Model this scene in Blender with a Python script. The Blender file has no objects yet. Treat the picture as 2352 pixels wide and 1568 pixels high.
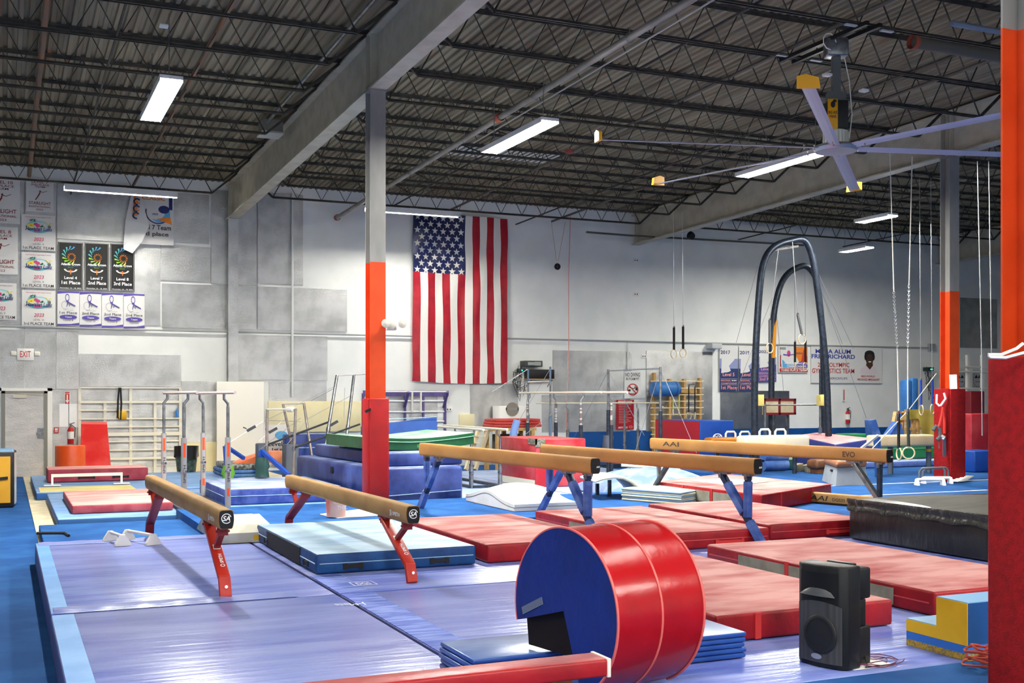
import bpy, bmesh, math, random
from mathutils import Vector, Matrix
random.seed(7)
SC = bpy.context.scene
COL = SC.collection
R = math.radians
# ---------------------------------------------------------------- camera
YAW, HC, FPX, YH = R(24.09), 1.954, 2608.6, 911.3
cam_data = bpy.data.cameras.new('camera')
cam_data.sensor_width = 36.0
cam_data.lens = FPX / 2352 * 36.0
cam_data.shift_y = (YH - 784) / 2352
cam_data.clip_end = 200
cam = bpy.data.objects.new('camera', cam_data)
COL.objects.link(cam)
cam.location = (0, 0, HC)
cam.rotation_euler = (R(90), 0, -YAW)
SC.camera = cam
# ---------------------------------------------------------------- view, world
SC.view_settings.view_transform = 'Standard'
SC.view_settings.look = 'None'
SC.view_settings.gamma = 1
SC.view_settings.use_curve_mapping = False
SC.view_settings.exposure = 0.76
SC.cycles.use_denoising = True
SC.cycles.max_bounces = 6
SC.cycles.diffuse_bounces = 4
SC.cycles.glossy_bounces = 3
SC.cycles.sample_clamp_indirect = 6
LAMP = 210.0          # radiance of the LED lenses
world = bpy.data.worlds.new('world')
SC.world = world
world.use_nodes = True
world.node_tree.nodes['Background'].inputs[0].default_value = (0.8, 0.85, 0.9, 1)
world.node_tree.nodes['Background'].inputs[1].default_value = 0.02

# ---------------------------------------------------------------- helpers
CY, SY = math.cos(YAW), math.sin(YAW)
def ray(px, py):
    x = (px - 1176) / FPX
    return Vector((x*CY + SY, CY - x*SY, (YH - py) / FPX))
def G(px, py, z=0.0):            # photo point on a level plane
    d = ray(px, py); t = (z - HC) / d.z
    return Vector((d.x*t, d.y*t, z))
def V(px, py, Y=30.13):          # photo point on a plane parallel to the far wall
    d = ray(px, py); t = Y / d.y
    return Vector((d.x*t, Y, HC + d.z*t))
def lin(h):
    v = [int(h[i:i+2], 16)/255 for i in (0, 2, 4)]
    return tuple((c/12.92 if c <= .04045 else ((c+.055)/1.055)**2.4) for c in v) + (1,)
MATS = {}
def M(name, c1, rough=.5, metal=0.0, c2=None, scale=4.0, st=(1,1,1), bump=0.0, bscale=30.0, bst=None, emit=0.0, lo=.42, hi=.62, spec=.32, det=6.0):
    """principled material: two colours mixed by stretched noise, optional noise bump"""
    if name in MATS: return MATS[name]
    m = bpy.data.materials.new(name); m.use_nodes = True
    nt = m.node_tree; N = nt.nodes; L = nt.links
    p = N['Principled BSDF']
    p.inputs['Base Color'].default_value = lin(c1)
    p.inputs['Roughness'].default_value = rough
    p.inputs['Metallic'].default_value = metal
    p.inputs['Specular IOR Level'].default_value = spec
    tc = None
    if c2 or bump:
        tc = N.new('ShaderNodeTexCoord')
    if c2:
        mp = N.new('ShaderNodeMapping'); mp.inputs['Scale'].default_value = st
        L.new(tc.outputs['Object'], mp.inputs[0])
        nz = N.new('ShaderNodeTexNoise'); nz.inputs['Scale'].default_value = scale; nz.inputs['Detail'].default_value = det
        L.new(mp.outputs[0], nz.inputs['Vector'])
        mr = N.new('ShaderNodeMapRange'); mr.inputs[1].default_value = lo; mr.inputs[2].default_value = hi
        L.new(nz.outputs[0], mr.inputs[0])
        mx = N.new('ShaderNodeMix'); mx.data_type = 'RGBA'
        mx.inputs[6].default_value = lin(c1); mx.inputs[7].default_value = lin(c2)
        L.new(mr.outputs[0], mx.inputs[0]); L.new(mx.outputs[2], p.inputs['Base Color'])
    if bump:
        mp = N.new('ShaderNodeMapping'); mp.inputs['Scale'].default_value = bst or (1,1,1)
        L.new(tc.outputs['Object'], mp.inputs[0])
        nz = N.new('ShaderNodeTexNoise'); nz.inputs['Scale'].default_value = bscale; nz.inputs['Detail'].default_value = 4
        L.new(mp.outputs[0], nz.inputs['Vector'])
        b = N.new('ShaderNodeBump'); b.inputs['Strength'].default_value = bump; b.inputs['Distance'].default_value = .02
        L.new(nz.outputs[0], b.inputs['Height']); L.new(b.outputs[0], p.inputs['Normal'])
    if emit:
        p.inputs['Emission Color'].default_value = lin(c1); p.inputs['Emission Strength'].default_value = emit
    MATS[name] = m
    return m

_font = bpy.data.curves.new('lettering', 'FONT')
_fob = bpy.data.objects.new('lettering_source', _font)
_tcache = {}
def text_geo(s, bold=0.0, shear=0.0):
    k = (s, bold, shear)
    if k in _tcache: return _tcache[k]
    _font.body = s; _font.offset = bold; _font.shear = shear; _font.resolution_u = 3
    me = _fob.to_mesh()
    vs = [v.co.copy() for v in me.vertices]; fs = [tuple(p.vertices) for p in me.polygons]
    _fob.to_mesh_clear()
    x0 = min(v.x for v in vs); x1 = max(v.x for v in vs); y0 = min(v.y for v in vs); y1 = max(v.y for v in vs)
    vs = [((v.x-x0)/(x1-x0), (v.y-y0)/(y1-y0)) for v in vs]
    _tcache[k] = (vs, fs, (x1-x0)/(y1-y0))
    return _tcache[k]

class MB:
    """collects faces, then links them as one mesh object"""
    def __init__(s): s.v = []; s.f = []; s.m = []; s.sm = []
    def add(s, vs, fs, mi=0, smooth=False):
        o = len(s.v); s.v += [Vector(v) for v in vs]
        for f in fs: s.f.append(tuple(i+o for i in f)); s.m.append(mi); s.sm.append(smooth)
        return s
    def box(s, x0, x1, y0, y1, z0, z1, mi=0, bev=0.0, seg=2, topmi=None):
        if x1 < x0: x0, x1 = x1, x0
        if y1 < y0: y0, y1 = y1, y0
        return s.prism([(x0,y0),(x1,y0),(x1,y1),(x0,y1)], z0, z1, mi, bev, seg, topmi)
    def prism(s, pts, z0, z1, mi=0, bev=0.0, seg=2, topmi=None, warp=None, cuts=0):
        """vertical prism over a polygon (counter-clockwise from above)"""
        bm = bmesh.new()
        lo = [bm.verts.new((p[0], p[1], z0)) for p in pts]
        hi = [bm.verts.new((p[0], p[1], z1 if len(p) < 3 else p[2])) for p in pts]
        n = len(pts)
        bm.faces.new(hi); bm.faces.new(lo[::-1])
        for i in range(n): bm.faces.new((lo[i], lo[(i+1) % n], hi[(i+1) % n], hi[i]))
        if bev: bmesh.ops.bevel(bm, geom=bm.edges[:], offset=bev, segments=seg, profile=.5, affect='EDGES')
        s.bm(bm, mi, bool(bev), topmi)
        return s
    def bm(s, bm, mi=0, smooth=False, topmi=None):
        bm.normal_update(); bm.verts.index_update(); o = len(s.v)
        s.v += [v.co.copy() for v in bm.verts]
        for f in bm.faces:
            s.f.append(tuple(v.index+o for v in f.verts)); s.sm.append(smooth)
            s.m.append(topmi if (topmi is not None and f.normal.z > .8) else mi)
        bm.free()
    def obox(s, c, ax, ay, az, mi=0, bev=0.0):
        """box from centre and three half vectors"""
        c, ax, ay, az = map(Vector, (c, ax, ay, az))
        bm = bmesh.new()
        q = [bm.verts.new(c + i*ax + j*ay + k*az) for k in (-1,1) for j in (-1,1) for i in (-1,1)]
        for f in ((0,2,3,1),(4,5,7,6),(0,1,5,4),(2,6,7,3),(0,4,6,2),(1,3,7,5)): bm.faces.new([q[i] for i in f])
        bmesh.ops.recalc_face_normals(bm, faces=bm.faces[:])
        if bev: bmesh.ops.bevel(bm, geom=bm.edges[:], offset=bev, segments=2, profile=.5, affect='EDGES')
        s.bm(bm, mi, bool(bev)); return s
    def bar(s, a, b, w, h, mi=0, up=(0,0,1), bev=0.0):
        """rectangular bar from a to b: w across, h along up"""
        a, b, up = Vector(a), Vector(b), Vector(up)
        d = (b-a).normalized()
        sd = d.cross(up)
        if sd.length < 1e-4: sd = d.cross(Vector((1,0,0)))
        sd.normalize(); u = sd.cross(d)
        return s.obox((a+b)/2, (b-a)/2, sd*w/2, u*h/2, mi, bev)
    def tube(s, pts, r, n=8, mi=0, closed=False, cap=True, r2=None):
        pts = [Vector(p) for p in pts]; k = len(pts)
        if k < 2: return s
        vs = []; fs = []
        t0 = (pts[1]-pts[0]).normalized()
        u = t0.orthogonal().normalized()
        for i, p in enumerate(pts):
            a = pts[i-1] if (i or closed) else pts[0]
            b = pts[(i+1) % k] if (i < k-1 or closed) else pts[-1]
            t = (b-a).normalized() if (b-a).length > 1e-9 else t0
            u = (u - t*u.dot(t)); u = u.normalized() if u.length > 1e-6 else t.orthogonal().normalized()
            w = t.cross(u)
            rr = r if r2 is None else r + (r2-r)*i/(k-1)
            for j in range(n):
                an = 2*math.pi*j/n
                vs.append(p + (u*math.cos(an) + w*math.sin(an))*rr)
        for i in range(k if closed else k-1):
            i2 = (i+1) % k
            for j in range(n): fs.append((i*n+j, i*n+(j+1) % n, i2*n+(j+1) % n, i2*n+j))
        s.add(vs, fs, mi, True)
        if cap and not closed:
            o = len(s.v) - len(vs)
            s.f += [tuple(range(o+n-1, o-1, -1)), tuple(range(o+(k-1)*n, o+k*n))]; s.m += [mi, mi]; s.sm += [False, False]
        return s
    def cyl(s, a, b, r, n=16, mi=0, r2=None): return s.tube([a, b], r, n, mi, r2=r2)
    def lathe(s, prof, c, axis=(0,0,1), n=20, mi=0, smooth=True):
        """revolve (radius, height) pairs about an axis through c"""
        ax = Vector(axis).normalized(); u = ax.orthogonal().normalized(); w = ax.cross(u); c = Vector(c)
        vs = []; fs = []
        for r, h in prof:
            for j in range(n):
                a = 2*math.pi*j/n
                vs.append(c + ax*h + (u*math.cos(a)+w*math.sin(a))*max(r, 1e-4))
        for i in range(len(prof)-1):
            for j in range(n): fs.append((i*n+j, i*n+(j+1) % n, (i+1)*n+(j+1) % n, (i+1)*n+j))
        return s.add(vs, fs, mi, smooth)
    def quad(s, O, X, Y, mi=0):
        O, X, Y = Vector(O), Vector(X), Vector(Y)
        return s.add([O, O+X, O+X+Y, O+Y], [(0,1,2,3)], mi)
    def poly(s, pts, mi=0): return s.add(pts, [tuple(range(len(pts)))], mi)
    def disc(s, c, ax, ay, n=24, mi=0, a0=0.0, a1=2*math.pi):
        c, ax, ay = Vector(c), Vector(ax), Vector(ay)
        return s.poly([c + ax*math.cos(a0+(a1-a0)*i/n) + ay*math.sin(a0+(a1-a0)*i/n) for i in range(n)], mi)
    def ring(s, c, ax, ay, k=.85, n=28, mi=0, a0=0.0, a1=2*math.pi):
        c, ax, ay = Vector(c), Vector(ax), Vector(ay); vs = []; fs = []
        for i in range(n+1):
            a = a0+(a1-a0)*i/n; d = ax*math.cos(a)+ay*math.sin(a); vs += [c+d, c+d*k]
        for i in range(n): fs.append((2*i, 2*i+2, 2*i+3, 2*i+1))
        return s.add(vs, fs, mi)
    def text(s, t, O, X, Y, mi=0, bold=0.0, shear=0.0):
        """lettering that fills the box O, O+X, O+Y"""
        vs, fs, _ = text_geo(t, bold, shear)
        O, X, Y = Vector(O), Vector(X), Vector(Y)
        return s.add([O + X*a + Y*b for a, b in vs], fs, mi)
    def sheet(s, fn, nu, nv, mi=0, smooth=True, mfn=None):
        vs = [fn(i/nu, j/nv) for j in range(nv+1) for i in range(nu+1)]
        o = len(s.v); s.v += [Vector(v) for v in vs]
        for j in range(nv):
            for i in range(nu):
                a = o + j*(nu+1)+i
                s.f.append((a, a+1, a+nu+2, a+nu+1)); s.sm.append(smooth)
                s.m.append(mfn((i+.5)/nu, (j+.5)/nv) if mfn else mi)
        return s
    def extrude_poly(s, pts, d, mi=0, smooth=False):
        """planar outline pushed along vector d"""
        d = Vector(d); a = [Vector(p) for p in pts]; n = len(a)
        fs = [tuple(range(n-1, -1, -1)), tuple(range(n, 2*n))] + [(i, (i+1) % n, n+(i+1) % n, n+i) for i in range(n)]
        return s.add(a + [p+d for p in a], fs, mi, smooth)
    def build(s, name, mats, parent=None, solid=0.0):
        me = bpy.data.meshes.new(name)
        if not isinstance(mats, (list, tuple)): mats = [mats]
        for m in mats: me.materials.append(m)
        if parent is None:
            xs = [v.x for v in s.v]; ys = [v.y for v in s.v]; zs = [v.z for v in s.v]
            o = Vector(((min(xs)+max(xs))/2, (min(ys)+max(ys))/2, min(zs)))
            W = Matrix.Translation(o)
        else: W = parent['_w']
        Wi = W.inverted()
        me.from_pydata([Wi @ v for v in s.v], [], s.f)
        me.polygons.foreach_set('material_index', s.m)
        me.polygons.foreach_set('use_smooth', s.sm)
        if any(s.sm): me.set_sharp_from_angle(angle=R(48))
        me.update()
        ob = bpy.data.objects.new(name, me); COL.objects.link(ob)
        if parent is None: ob.location = W.translation
        else: ob.parent = parent['o']
        if solid:
            md = ob.modifiers.new('thickness', 'SOLIDIFY'); md.thickness = solid; md.offset = 0
        return Node(ob, W)
class Node:
    def __init__(s, o, w): s.o = o; s.w = w
    def __getitem__(s, k): return s.o if k == 'o' else s.w
def tag(n, label, cat, group=None, kind=None):
    o = n.o
    if label: o['label'] = label
    if cat: o['category'] = cat
    if group: o['group'] = group
    if kind: o['kind'] = kind
    return n
def T(name, label, cat, loc, group=None, rz=0.0):
    o = bpy.data.objects.new(name, None); COL.objects.link(o); o.empty_display_size = .1
    W = Matrix.Translation(Vector(loc)) @ Matrix.Rotation(rz, 4, 'Z')
    o.location = loc; o.rotation_euler = (0, 0, rz)
    return tag(Node(o, W), label, cat, group)
def ST(n): n.o['kind'] = 'structure'; return n

# ---------------------------------------------------------------- materials
STEEL = M('galvanised_steel', '8d9092', .35, .8, '6d7073', 9)
CHROME = M('chrome', 'd0d2d4', .18, 1.0)
DARKSTEEL = M('dark_blue_steel', '39424f', .4, .5, '2b333e', 12)
BLACK = M('black_plastic', '17181a', .45)
WHITE = M('white_plastic', 'eceae4', .45)
RUBBER = M('black_rubber', '1b1b1c', .8)
GREYST = M('grey_structural_paint', 'b3ae9b', .7, 0, 'a5a08e', 3)
COLGREY = M('column_grey_paint', '908f8c', .65, 0, '7d7d7b', 2.5, (1,1,.3))
ORANGE = M('orange_paint', 'd84a1c', .5, 0, 'cc4216', 3)
JOISTM = M('joist_primer', '35342f', .7, 0, '46423a', 6)
WALLM = M('wall_white', 'ecede8', .75, 0, 'e4e6e1', 1.2)
BLUEP = M('blue_wall_paint', '0f4f92', .55, 0, '0c4480', 2)
FOIL = M('foil_insulation', 'c2c3c1', .32, 1.0, 'acadab', 2.2, (1,1,1), .4, 26, (1.2,1,4.5))
CONCRETE = M('cream_floor', 'd8cdb0', .6, 0, 'c4b797', 3)
CARPET = M('blue_carpet', '1a4a84', .95, 0, '265a96', 2.2, (1,1,1), .3, 180, None, 0, .4, .65, .2)
PAPER = M('white_paper', 'f2f2f0', .8)
ROPE = M('pale_rope', 'd9d4c6', .8)
WOOD = M('pine_wood', 'c9a268', .55, 0, 'b58b50', 5, (1,1,7))
CABLE = M('steel_cable', 'b9bcbf', .35, .7)
DK = M('black_webbing', '1d1d1f', .75)
YELLOW = M('yellow_vinyl', 'dcae1e', .45, 0, 'cf9f14', 3)
INKR = M('red_ink', 'b8392f', .7); INKB = M('blue_ink', '2f3f96', .7); INKK = M('black_ink', '232326', .7); INKW = M('white_ink', 'f4f4f2', .7)
MAROON = M('maroon_ink', '7e2f33', .7)

# ---------------------------------------------------------------- room shell
WY = 30.15
def roof(y): return HC + 5.60 + 0.0207*(WY - y)      # underside of the deck
X0, X1, Y0 = -8.0, 38.0, -8.0
b = MB(); b.box(X0, X1, Y0, WY+.2, -.2, 0.0); f = ST(b.build('floor', CARPET)); f.o['label'] = 'blue carpeted gym floor'
def wall(name, x0, x1, y0, y1, m=WALLM):
    b = MB(); b.box(x0, x1, y0, y1, 0, 9.2); return ST(b.build(name, m))
wb = wall('wall_back', X0-.2, X1+.2, WY, WY+.2)
wall('wall_left', X0-.2, X0, Y0, WY); wall('wall_right', X1, X1+.2, Y0, WY); wall('wall_front', X0-.2, X1+.2, Y0-.2, Y0)
b = MB(); b.box(15.3, 27.85, WY-.012, WY, 0.0, .93); b.build('painted_band', BLUEP, wb)
# corrugated roof deck: trapezoid ribs running front to back
b = MB(); vs = []; fs = []
x = X0; prof = []
while x < X1:
    prof += [(x, 0), (x+.062, 0), (x+.080, .038), (x+.134, .038)]; x += .152
for px_, dz in prof: vs += [(px_, Y0, roof(Y0)+dz), (px_, WY+.1, roof(WY+.1)+dz)]
for i in range(len(prof)-1): fs.append((2*i, 2*i+1, 2*i+3, 2*i+2))
b.add(vs, fs)
DECK = M('roof_deck_primer', '8f866e', .75, 0, '665d4a', 1.6, (3,.12,1), 0, 30, None, 0, .35, .65)
dk = ST(b.build('ceiling', DECK))
# rust runs on some deck flutes
b = MB()
for i in range(46):
    k = random.randrange(0, 250); xx = X0 + .152*k; y0 = random.uniform(9, 27); l = random.uniform(.5, 1.5)
    b.add([(xx+.004, y0, roof(y0)-.002), (xx+.058, y0, roof(y0)-.002), (xx+.058, y0+l, roof(y0+l)-.002), (xx+.004, y0+l, roof(y0+l)-.002)], [(0,1,2,3)])
b.build('rust_streak', M('rust', '7a5238', .8, 0, '8b7f6a', 3, (4,.5,1)), dk)

# I beams and columns
BX = (5.43, 17.6, 29.8)
COLY = (4.75, 17.5)
for bx in BX:
    b = MB()
    def seg(y0, y1):
        for (w, a, c) in ((.27, -.065-.03, -.065), (.27, -.97, -.94), (.016, -.95, -.09)):
            b.add([(bx+sx*w/2, y, roof(y)+z) for y in (y0, y1) for z in (a, c) for sx in (-1, 1)],
                  [(0,1,3,2),(4,6,7,5),(0,2,6,4),(1,5,7,3),(0,4,5,1),(2,3,7,6)])
    seg(Y0, 17.5); seg(17.52, WY)
    for y in (4.75, 17.38, 17.62, 29.9): b.box(bx-.125, bx+.125, y-.008, y+.008, roof(y)-.94, roof(y)-.095)
    ST(b.build('ceiling_beam', GREYST))
    for cy in COLY + (30.0,):
        if bx > 20 and cy < 10 or (bx > 6 and cy > 20): continue
        zt = roof(cy)-.97; b = MB()
        zp = 4.1 if cy < 20 else 0
        for z0, z1, mi in ((.0, zp, 1), (zp, zt, 0)):
            if z1 - z0 < .1: continue
            for y0, y1, hw in ((cy-.13, cy-.115, .128), (cy+.115, cy+.13, .128), (cy-.115, cy+.115, .006)):
                b.box(bx-hw, bx+hw, y0, y1, z0, z1, mi)
        b.box(bx-.15, bx+.15, cy-.15, cy+.15, zt-.02, zt, 0)
        ST(b.build('column', [COLGREY if cy < 20 else FOIL, ORANGE]))
# foil boxes round the wall columns
# open web joists
JY = [28.6 - 1.575*k for k in range(15)]
def joist(x0, x1, y):
    b = MB(); zt = roof(y); zb = zt - .62
    for s in (-1, 1):
        b.box(x0+.1, x1-.1, y+s*.012, y+s*.06, zt-.012, zt, 0); b.box(x0+.1, x1-.1, y+s*.012, y+s*.018, zt-.055, zt, 0)
        b.box(x0+.75, x1-.75, y+s*.012, y+s*.045, zb, zb+.008, 0); b.box(x0+.75, x1-.75, y+s*.012, y+s*.018, zb, zb+.045, 0)
    n = round((x1-x0-1.5)/.62); st = (x1-x0-1.5)/n
    pts = [(x0+.12, y, zt-.05), (x0+.75, y, zb+.02)]
    b.bar(pts[0], pts[1], .045, .045); b.bar((x1-.12, y, zt-.05), (x1-.75, y, zb+.02), .045, .045)
    zz = []
    for i in range(n+1):
        zz.append((x0+.75+i*st, y, zb+.02))
        if i < n: zz.append((x0+.75+(i+.5)*st, y, zt-.03))
    b.tube(zz, .016, 5)
    return ST(b.build('ceiling_joist', JOISTM))
for y in JY:
    joist(BX[0]-12.2, BX[0], y); joist(BX[0], BX[1], y); joist(BX[1], BX[2], y)
    if y > 20: joist(BX[2], X1, y)
# bridging rods across the joists
b = MB()
for x in (-2.4, 1.5, 9.4, 13.6, 21.4, 25.6):
    b.bar((x, 6.5, roof(6.5)-.58), (x, WY, roof(WY)-.58), .03, .03)
    for i, y in enumerate(JY[:-1]):
        b.bar((x, y, roof(y)-.03), (x, y-1.575, roof(y)-.58), .022, .022)
ST(b.build('ceiling_bridging', JOISTM))

# ---------------------------------------------------------------- lamps
LENS = M('led_lens', 'fffcf3', .4, emit=LAMP*1.3)
LENS_STRIP = M('strip_lens', 'fffcf3', .4, emit=LAMP*.75)
LENS_BAY = M('high_bay_lens', 'fffcf3', .4, emit=LAMP*1.2)
LENS_FILL = M('fill_lens', 'fffcf3', .4, emit=LAMP*1.2)
LENS_MID_FILL = M('mid_fill_lens', 'fffcf3', .4, emit=LAMP*.17)
HOUS = M('lamp_housing', 'dfe0dc', .4)
def lamp(label, x, y, z, along='y', L=2.44, w=.3, group=None, hang=.9, lens=None, drop=.012):
    t = T('ceiling_light', label, 'light', (x, y, z), group)
    def bx(b, a0, a1, c0, c1, z0, z1, mi=0):
        if along == 'y': b.box(x+c0, x+c1, y+a0, y+a1, z0, z1, mi)
        else: b.box(x+a0, x+a1, y+c0, y+c1, z0, z1, mi)
    b = MB(); h = L/2
    bx(b, -h, -.03, -w/2, w/2, z+.02, z+.07); bx(b, .03, h, -w/2, w/2, z+.02, z+.07); bx(b, -.1, .1, -.05, .05, z+.03, z+.08)
    for s in (-1, 1): bx(b, -h, h, s*w/2-.004, s*w/2+.004, z-drop, z+.07)
    b.build('housing', HOUS, t)
    for s in (-1, 1):
        b = MB(); bx(b, min(s*.04, s*(h-.01)), max(s*.04, s*(h-.01)), -w/2+.012, w/2-.012, z-.004, z+.018); b.build('lens', lens or LENS, t)
    for s in (-h*.8, h*.8):
        p = (x, y+s, z+.07) if along == 'y' else (x+s, y, z+.07)
        MB().tube([p, (p[0], p[1], p[2]+hang)], .006, 5).build('hanger', STEEL, t)
    return t
lamp('bright twin LED light hanging in the left bay of the ceiling', 2.05, 17.0, 6.2)
lamp('bright twin LED light below the pipe in the middle bay', 7.7, 17.0, 6.2)
lamp('bright twin LED light behind the big ceiling fan', 13.0, 17.0, 6.2)
lamp('long LED strip light above the team banners on the left wall', 2.55, 28.4, 6.84, 'x', 2.55, .16, hang=.05, lens=LENS_STRIP, drop=.07)
lamp('long LED strip light above the flag, half hidden by the column', 9.85, 28.4, 6.84, 'x', 2.6, .16, hang=.05, lens=LENS_STRIP, drop=.07)
for x, y, l in ((18.8, 21.0, 'short LED high bay light hanging right of the ring tower'), (22.2, 25.6, 'small LED high bay light nearest the far wall')):
    lamp(l, x, y, 6.15, 'y', 1.15, .3, lens=LENS_BAY)
for x in (-4.0, 2.05, 7.7, 13.0, 20.5):  # unseen lamp rows, added; the one behind the camera fills near faces
    for y in (-2.2, 5.5):
        lamp('unseen twin LED light added to brighten the near objects', x, y, 6.45, group='ceiling lights out of the photo', lens=LENS_FILL if y < 0 else LENS_MID_FILL)
# ---------------------------------------------------------------- raised floor and landing mats
ZM = 0.24
def VX(px, py, X):
    d = ray(px, py); t = X/d.x
    return Vector((X, d.y*t, HC + d.z*t))
b = MB(); b.box(9.97, 27, 10.9, 17.95, 0, ZM); b.box(14.4, 27, 17.95, 25, 0, ZM); b.box(2.4, 9.97, 14.62, 17.95, 0, ZM); b.box(4.3, 12, -2, 5.5, 0, ZM+.004)
pf = ST(b.build('floor_platform', CARPET))
b = MB(); b.box(14.4, 27, 17.42, 17.5, ZM, ZM+.003); b.build('white_tape', PAPER, pf)
b = MB(); b.box(11.3, 27, 15.5, 15.56, ZM, ZM+.003); b.build('white_tape', PAPER, pf)
LAND = M('lavender_vinyl', '5565b4', .30, 0, '828fc8', 1.5, (.45,3.2,1), .55, 3.0, (.5,5,1), 0, .35, .6)
LANDS = M('purple_vinyl_side', '35386f', .5)
LANDB = M('light_blue_border', '5b93cf', .55, 0, '6ba0d8', 3)
VELC = M('blue_velcro', '4b60b4', .8, 0, '7c8ecd', 3, (1,6,1))
def landing(label, x0, x1, y0, y1, border=None, group='blue landing mats round the beams'):
    b = MB(); b.box(x0, x1, y0, y1, 0.0, ZM, 0, .02, 2, 1)
    n = tag(b.build('landing_mat', [LANDS, LAND]), label, 'gym mat', group)
    if border:
        b = MB(); b.box(border[0], border[1], y0+.03, y1-.03, ZM-.01, ZM+.003); b.build('border_strip', LANDB, n)
    return n
l1 = landing('shiny lavender landing mat at bottom left, nearest the camera', .33, 2.64, 5.3, 9.62, (.34, .50))
l2 = landing('lavender landing mat under the nearest tan beam at left', .33, 2.64, 9.64, 14.42, (.34, .47))
l3 = landing('lavender landing mat that carries the loudspeaker and the red and blue barrel', 2.66, 9.9, 5.52, 9.62)
l4 = landing('lavender landing mat carrying the blue crash mat and a row of red mats', 2.66, 9.9, 9.64, 14.4)
for n, y0, y1 in ((l3, 5.6, 9.6), (l4, 9.66, 10.7)):
    MB().box(2.67, 2.95, y0, y1, ZM-.004, ZM+.004).build('velcro_strip', VELC, n)
for n, x0, x1 in ((l2, .36, 2.3),):
    b = MB()
    b.sheet(lambda u, v: (x0+(x1-x0)*u, 9.64+.3*v, ZM+.004+.012*math.sin(v*math.pi)*(1+.5*math.sin(u*40))), 60, 5); b.build('seam_flap', LAND, n)
    b = MB()
    b.sheet(lambda u, v: (x0+(x1-x0)*u, 14.1+.35*v, ZM+.004+.014*math.sin(v*math.pi)*(1+.5*math.sin(u*33))), 60, 5); b.build('seam_flap', LAND, n)
def logo_mark(n, px, py, w, h, rot=0):
    p = G(px, py, ZM+.005); b = MB(); c, s = math.cos(rot), math.sin(rot)
    X = Vector((c*w, s*w, 0)); Y = Vector((-s*h, c*h, 0))
    b.text('DGS', p + X*.2 + Y*.2, X*.6, Y*.6, 0, .01)
    for a, d in ((p, X), (p+Y, X)): b.quad(a, d, Y*.07)
    for a in (p, p+X*.96): b.quad(a, X*.04, Y*1.07)
    b.build('printed_logo', M('faded_white_print', 'dfe5f4', .6), n)
logo_mark(l4, 815, 1345, .22, .2); 
MB().text('J-Mats', G(835, 1382, ZM+.005), (-.25, .04, 0), (0, -.13, 0), 0).build('printed_name', M('faded_white_print', 'dfe5f4', .6), l3)
# bare strip beside the landing mats
b = MB(); b.box(.42, 6.3, 15.6, WY, 0, .012); fl = ST(b.build('floor_boards', M('cream_floor', 'd8cdb0')))
b = MB(); b.box(.45, 2.4, 14.43, 17.5, .012, .13, 0, .012); tag(b.build('carpet_panel', CARPET), 'flat blue carpeted panel behind the leftmost tan beam', 'mat')

# ---------------------------------------------------------------- throw mats
REDT = M('chalky_red_suede', '9c4142', .8, 0, 'bf8a86', 1.7, (.8,2.2,1), .15, 8, None, 0, .33, .62)
REDS = M('red_vinyl_side', '98101a', .42, 0, '7d0d15', 3, (1,1,1), .35, 9)
REDP = M('red_piping', 'c4484a', .5)
STRAP = M('red_strap', 'c22f2c', .6)
VENT = M('grey_vent_cloth', '8d8978', .85, 0, '7c7868', 6)
BLUT = M('chalky_blue_top', '7f9fbd', .5, 0, 'a8c0d0', 1.6, (1,2.5,1), .5, 4, (.8,3,1), 0, .35, .62)
BLUS = M('blue_vinyl_side', '0c3568', .5, 0, '17487f', 3, (1,1,1), .35, 10)
PAD_N = {}
def edge_pt(q, i, t, out=0.0):
    a = Vector((*q[i], 0)); c = Vector((*q[(i+1) % 4], 0)); d = (c-a).normalized()
    return a + (c-a)*t + Vector((d.y, -d.x, 0))*out, d
def throw_mat(name, label, q, z0, z1, side, top, group=None, cat='gym mat', seam=.5, bev=.025, pip=REDP, handles=(), straps=(), vents=(), hm=DK, parent=None):
    """q: four corners counter-clockwise from above; extras sit on edge i (i to i+1)"""
    b = MB(); b.prism(q, z0, z1, 0, bev, 3, 1)
    n = tag(b.build(name, [side, top]), label, cat, group)
    h = z1-z0
    if seam:
        pts = []
        for i in range(4):
            for t in (.02, .98):
                p, d = edge_pt(q, i, t, .001); pts.append((p.x, p.y, z0+h*seam))
        MB().tube(pts, .006, 5, closed=True).build('piping', pip, n)
    for i, t, l in handles:
        p, d = edge_pt(q, i, t, .006); o = Vector((d.y, -d.x, 0)); zc = z0+h*.32
        b = MB(); b.bar(p - d*l/2 + Vector((0,0,zc)), p + d*l/2 + Vector((0,0,zc)), .012, .035)
        for s in (-1, 1): b.obox(p + d*s*l/2 + Vector((0,0,zc)), d*.02, o*.009, (0,0,.028))
        b.build('handle', hm, n)
    for i, t in straps:
        p, d = edge_pt(q, i, t, .004); o = Vector((d.y, -d.x, 0))
        b = MB(); b.obox(p + Vector((0,0,z0+h*.5)), d*.025, o*.005, (0,0,h*.47)); b.build('strap', STRAP, n)
    for i, t0, t1 in vents:
        p, d = edge_pt(q, i, t0, .004); p2, _ = edge_pt(q, i, t1, .004)
        b = MB(); b.bar(p + Vector((0,0,z0+h*.46)), p2 + Vector((0,0,z0+h*.46)), .006, h*.68); b.build('vent_panel', VENT, n)
    return n
ZL = ZM+.006
ZT = ZM+.2
def rect(x0, x1, y0, y1): return [(x0,y0),(x1,y0),(x1,y1),(x0,y1)]
RG = 'red landing mats among the beams'
throw_mat('throw_mat', 'red mat with blue crash mat on its left, below the first blue-legged beam', rect(4.53, 6.02, 10.75, 13.5), ZL, ZT, REDS, REDT, RG, seam=0, straps=[(0, .42)])
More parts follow.
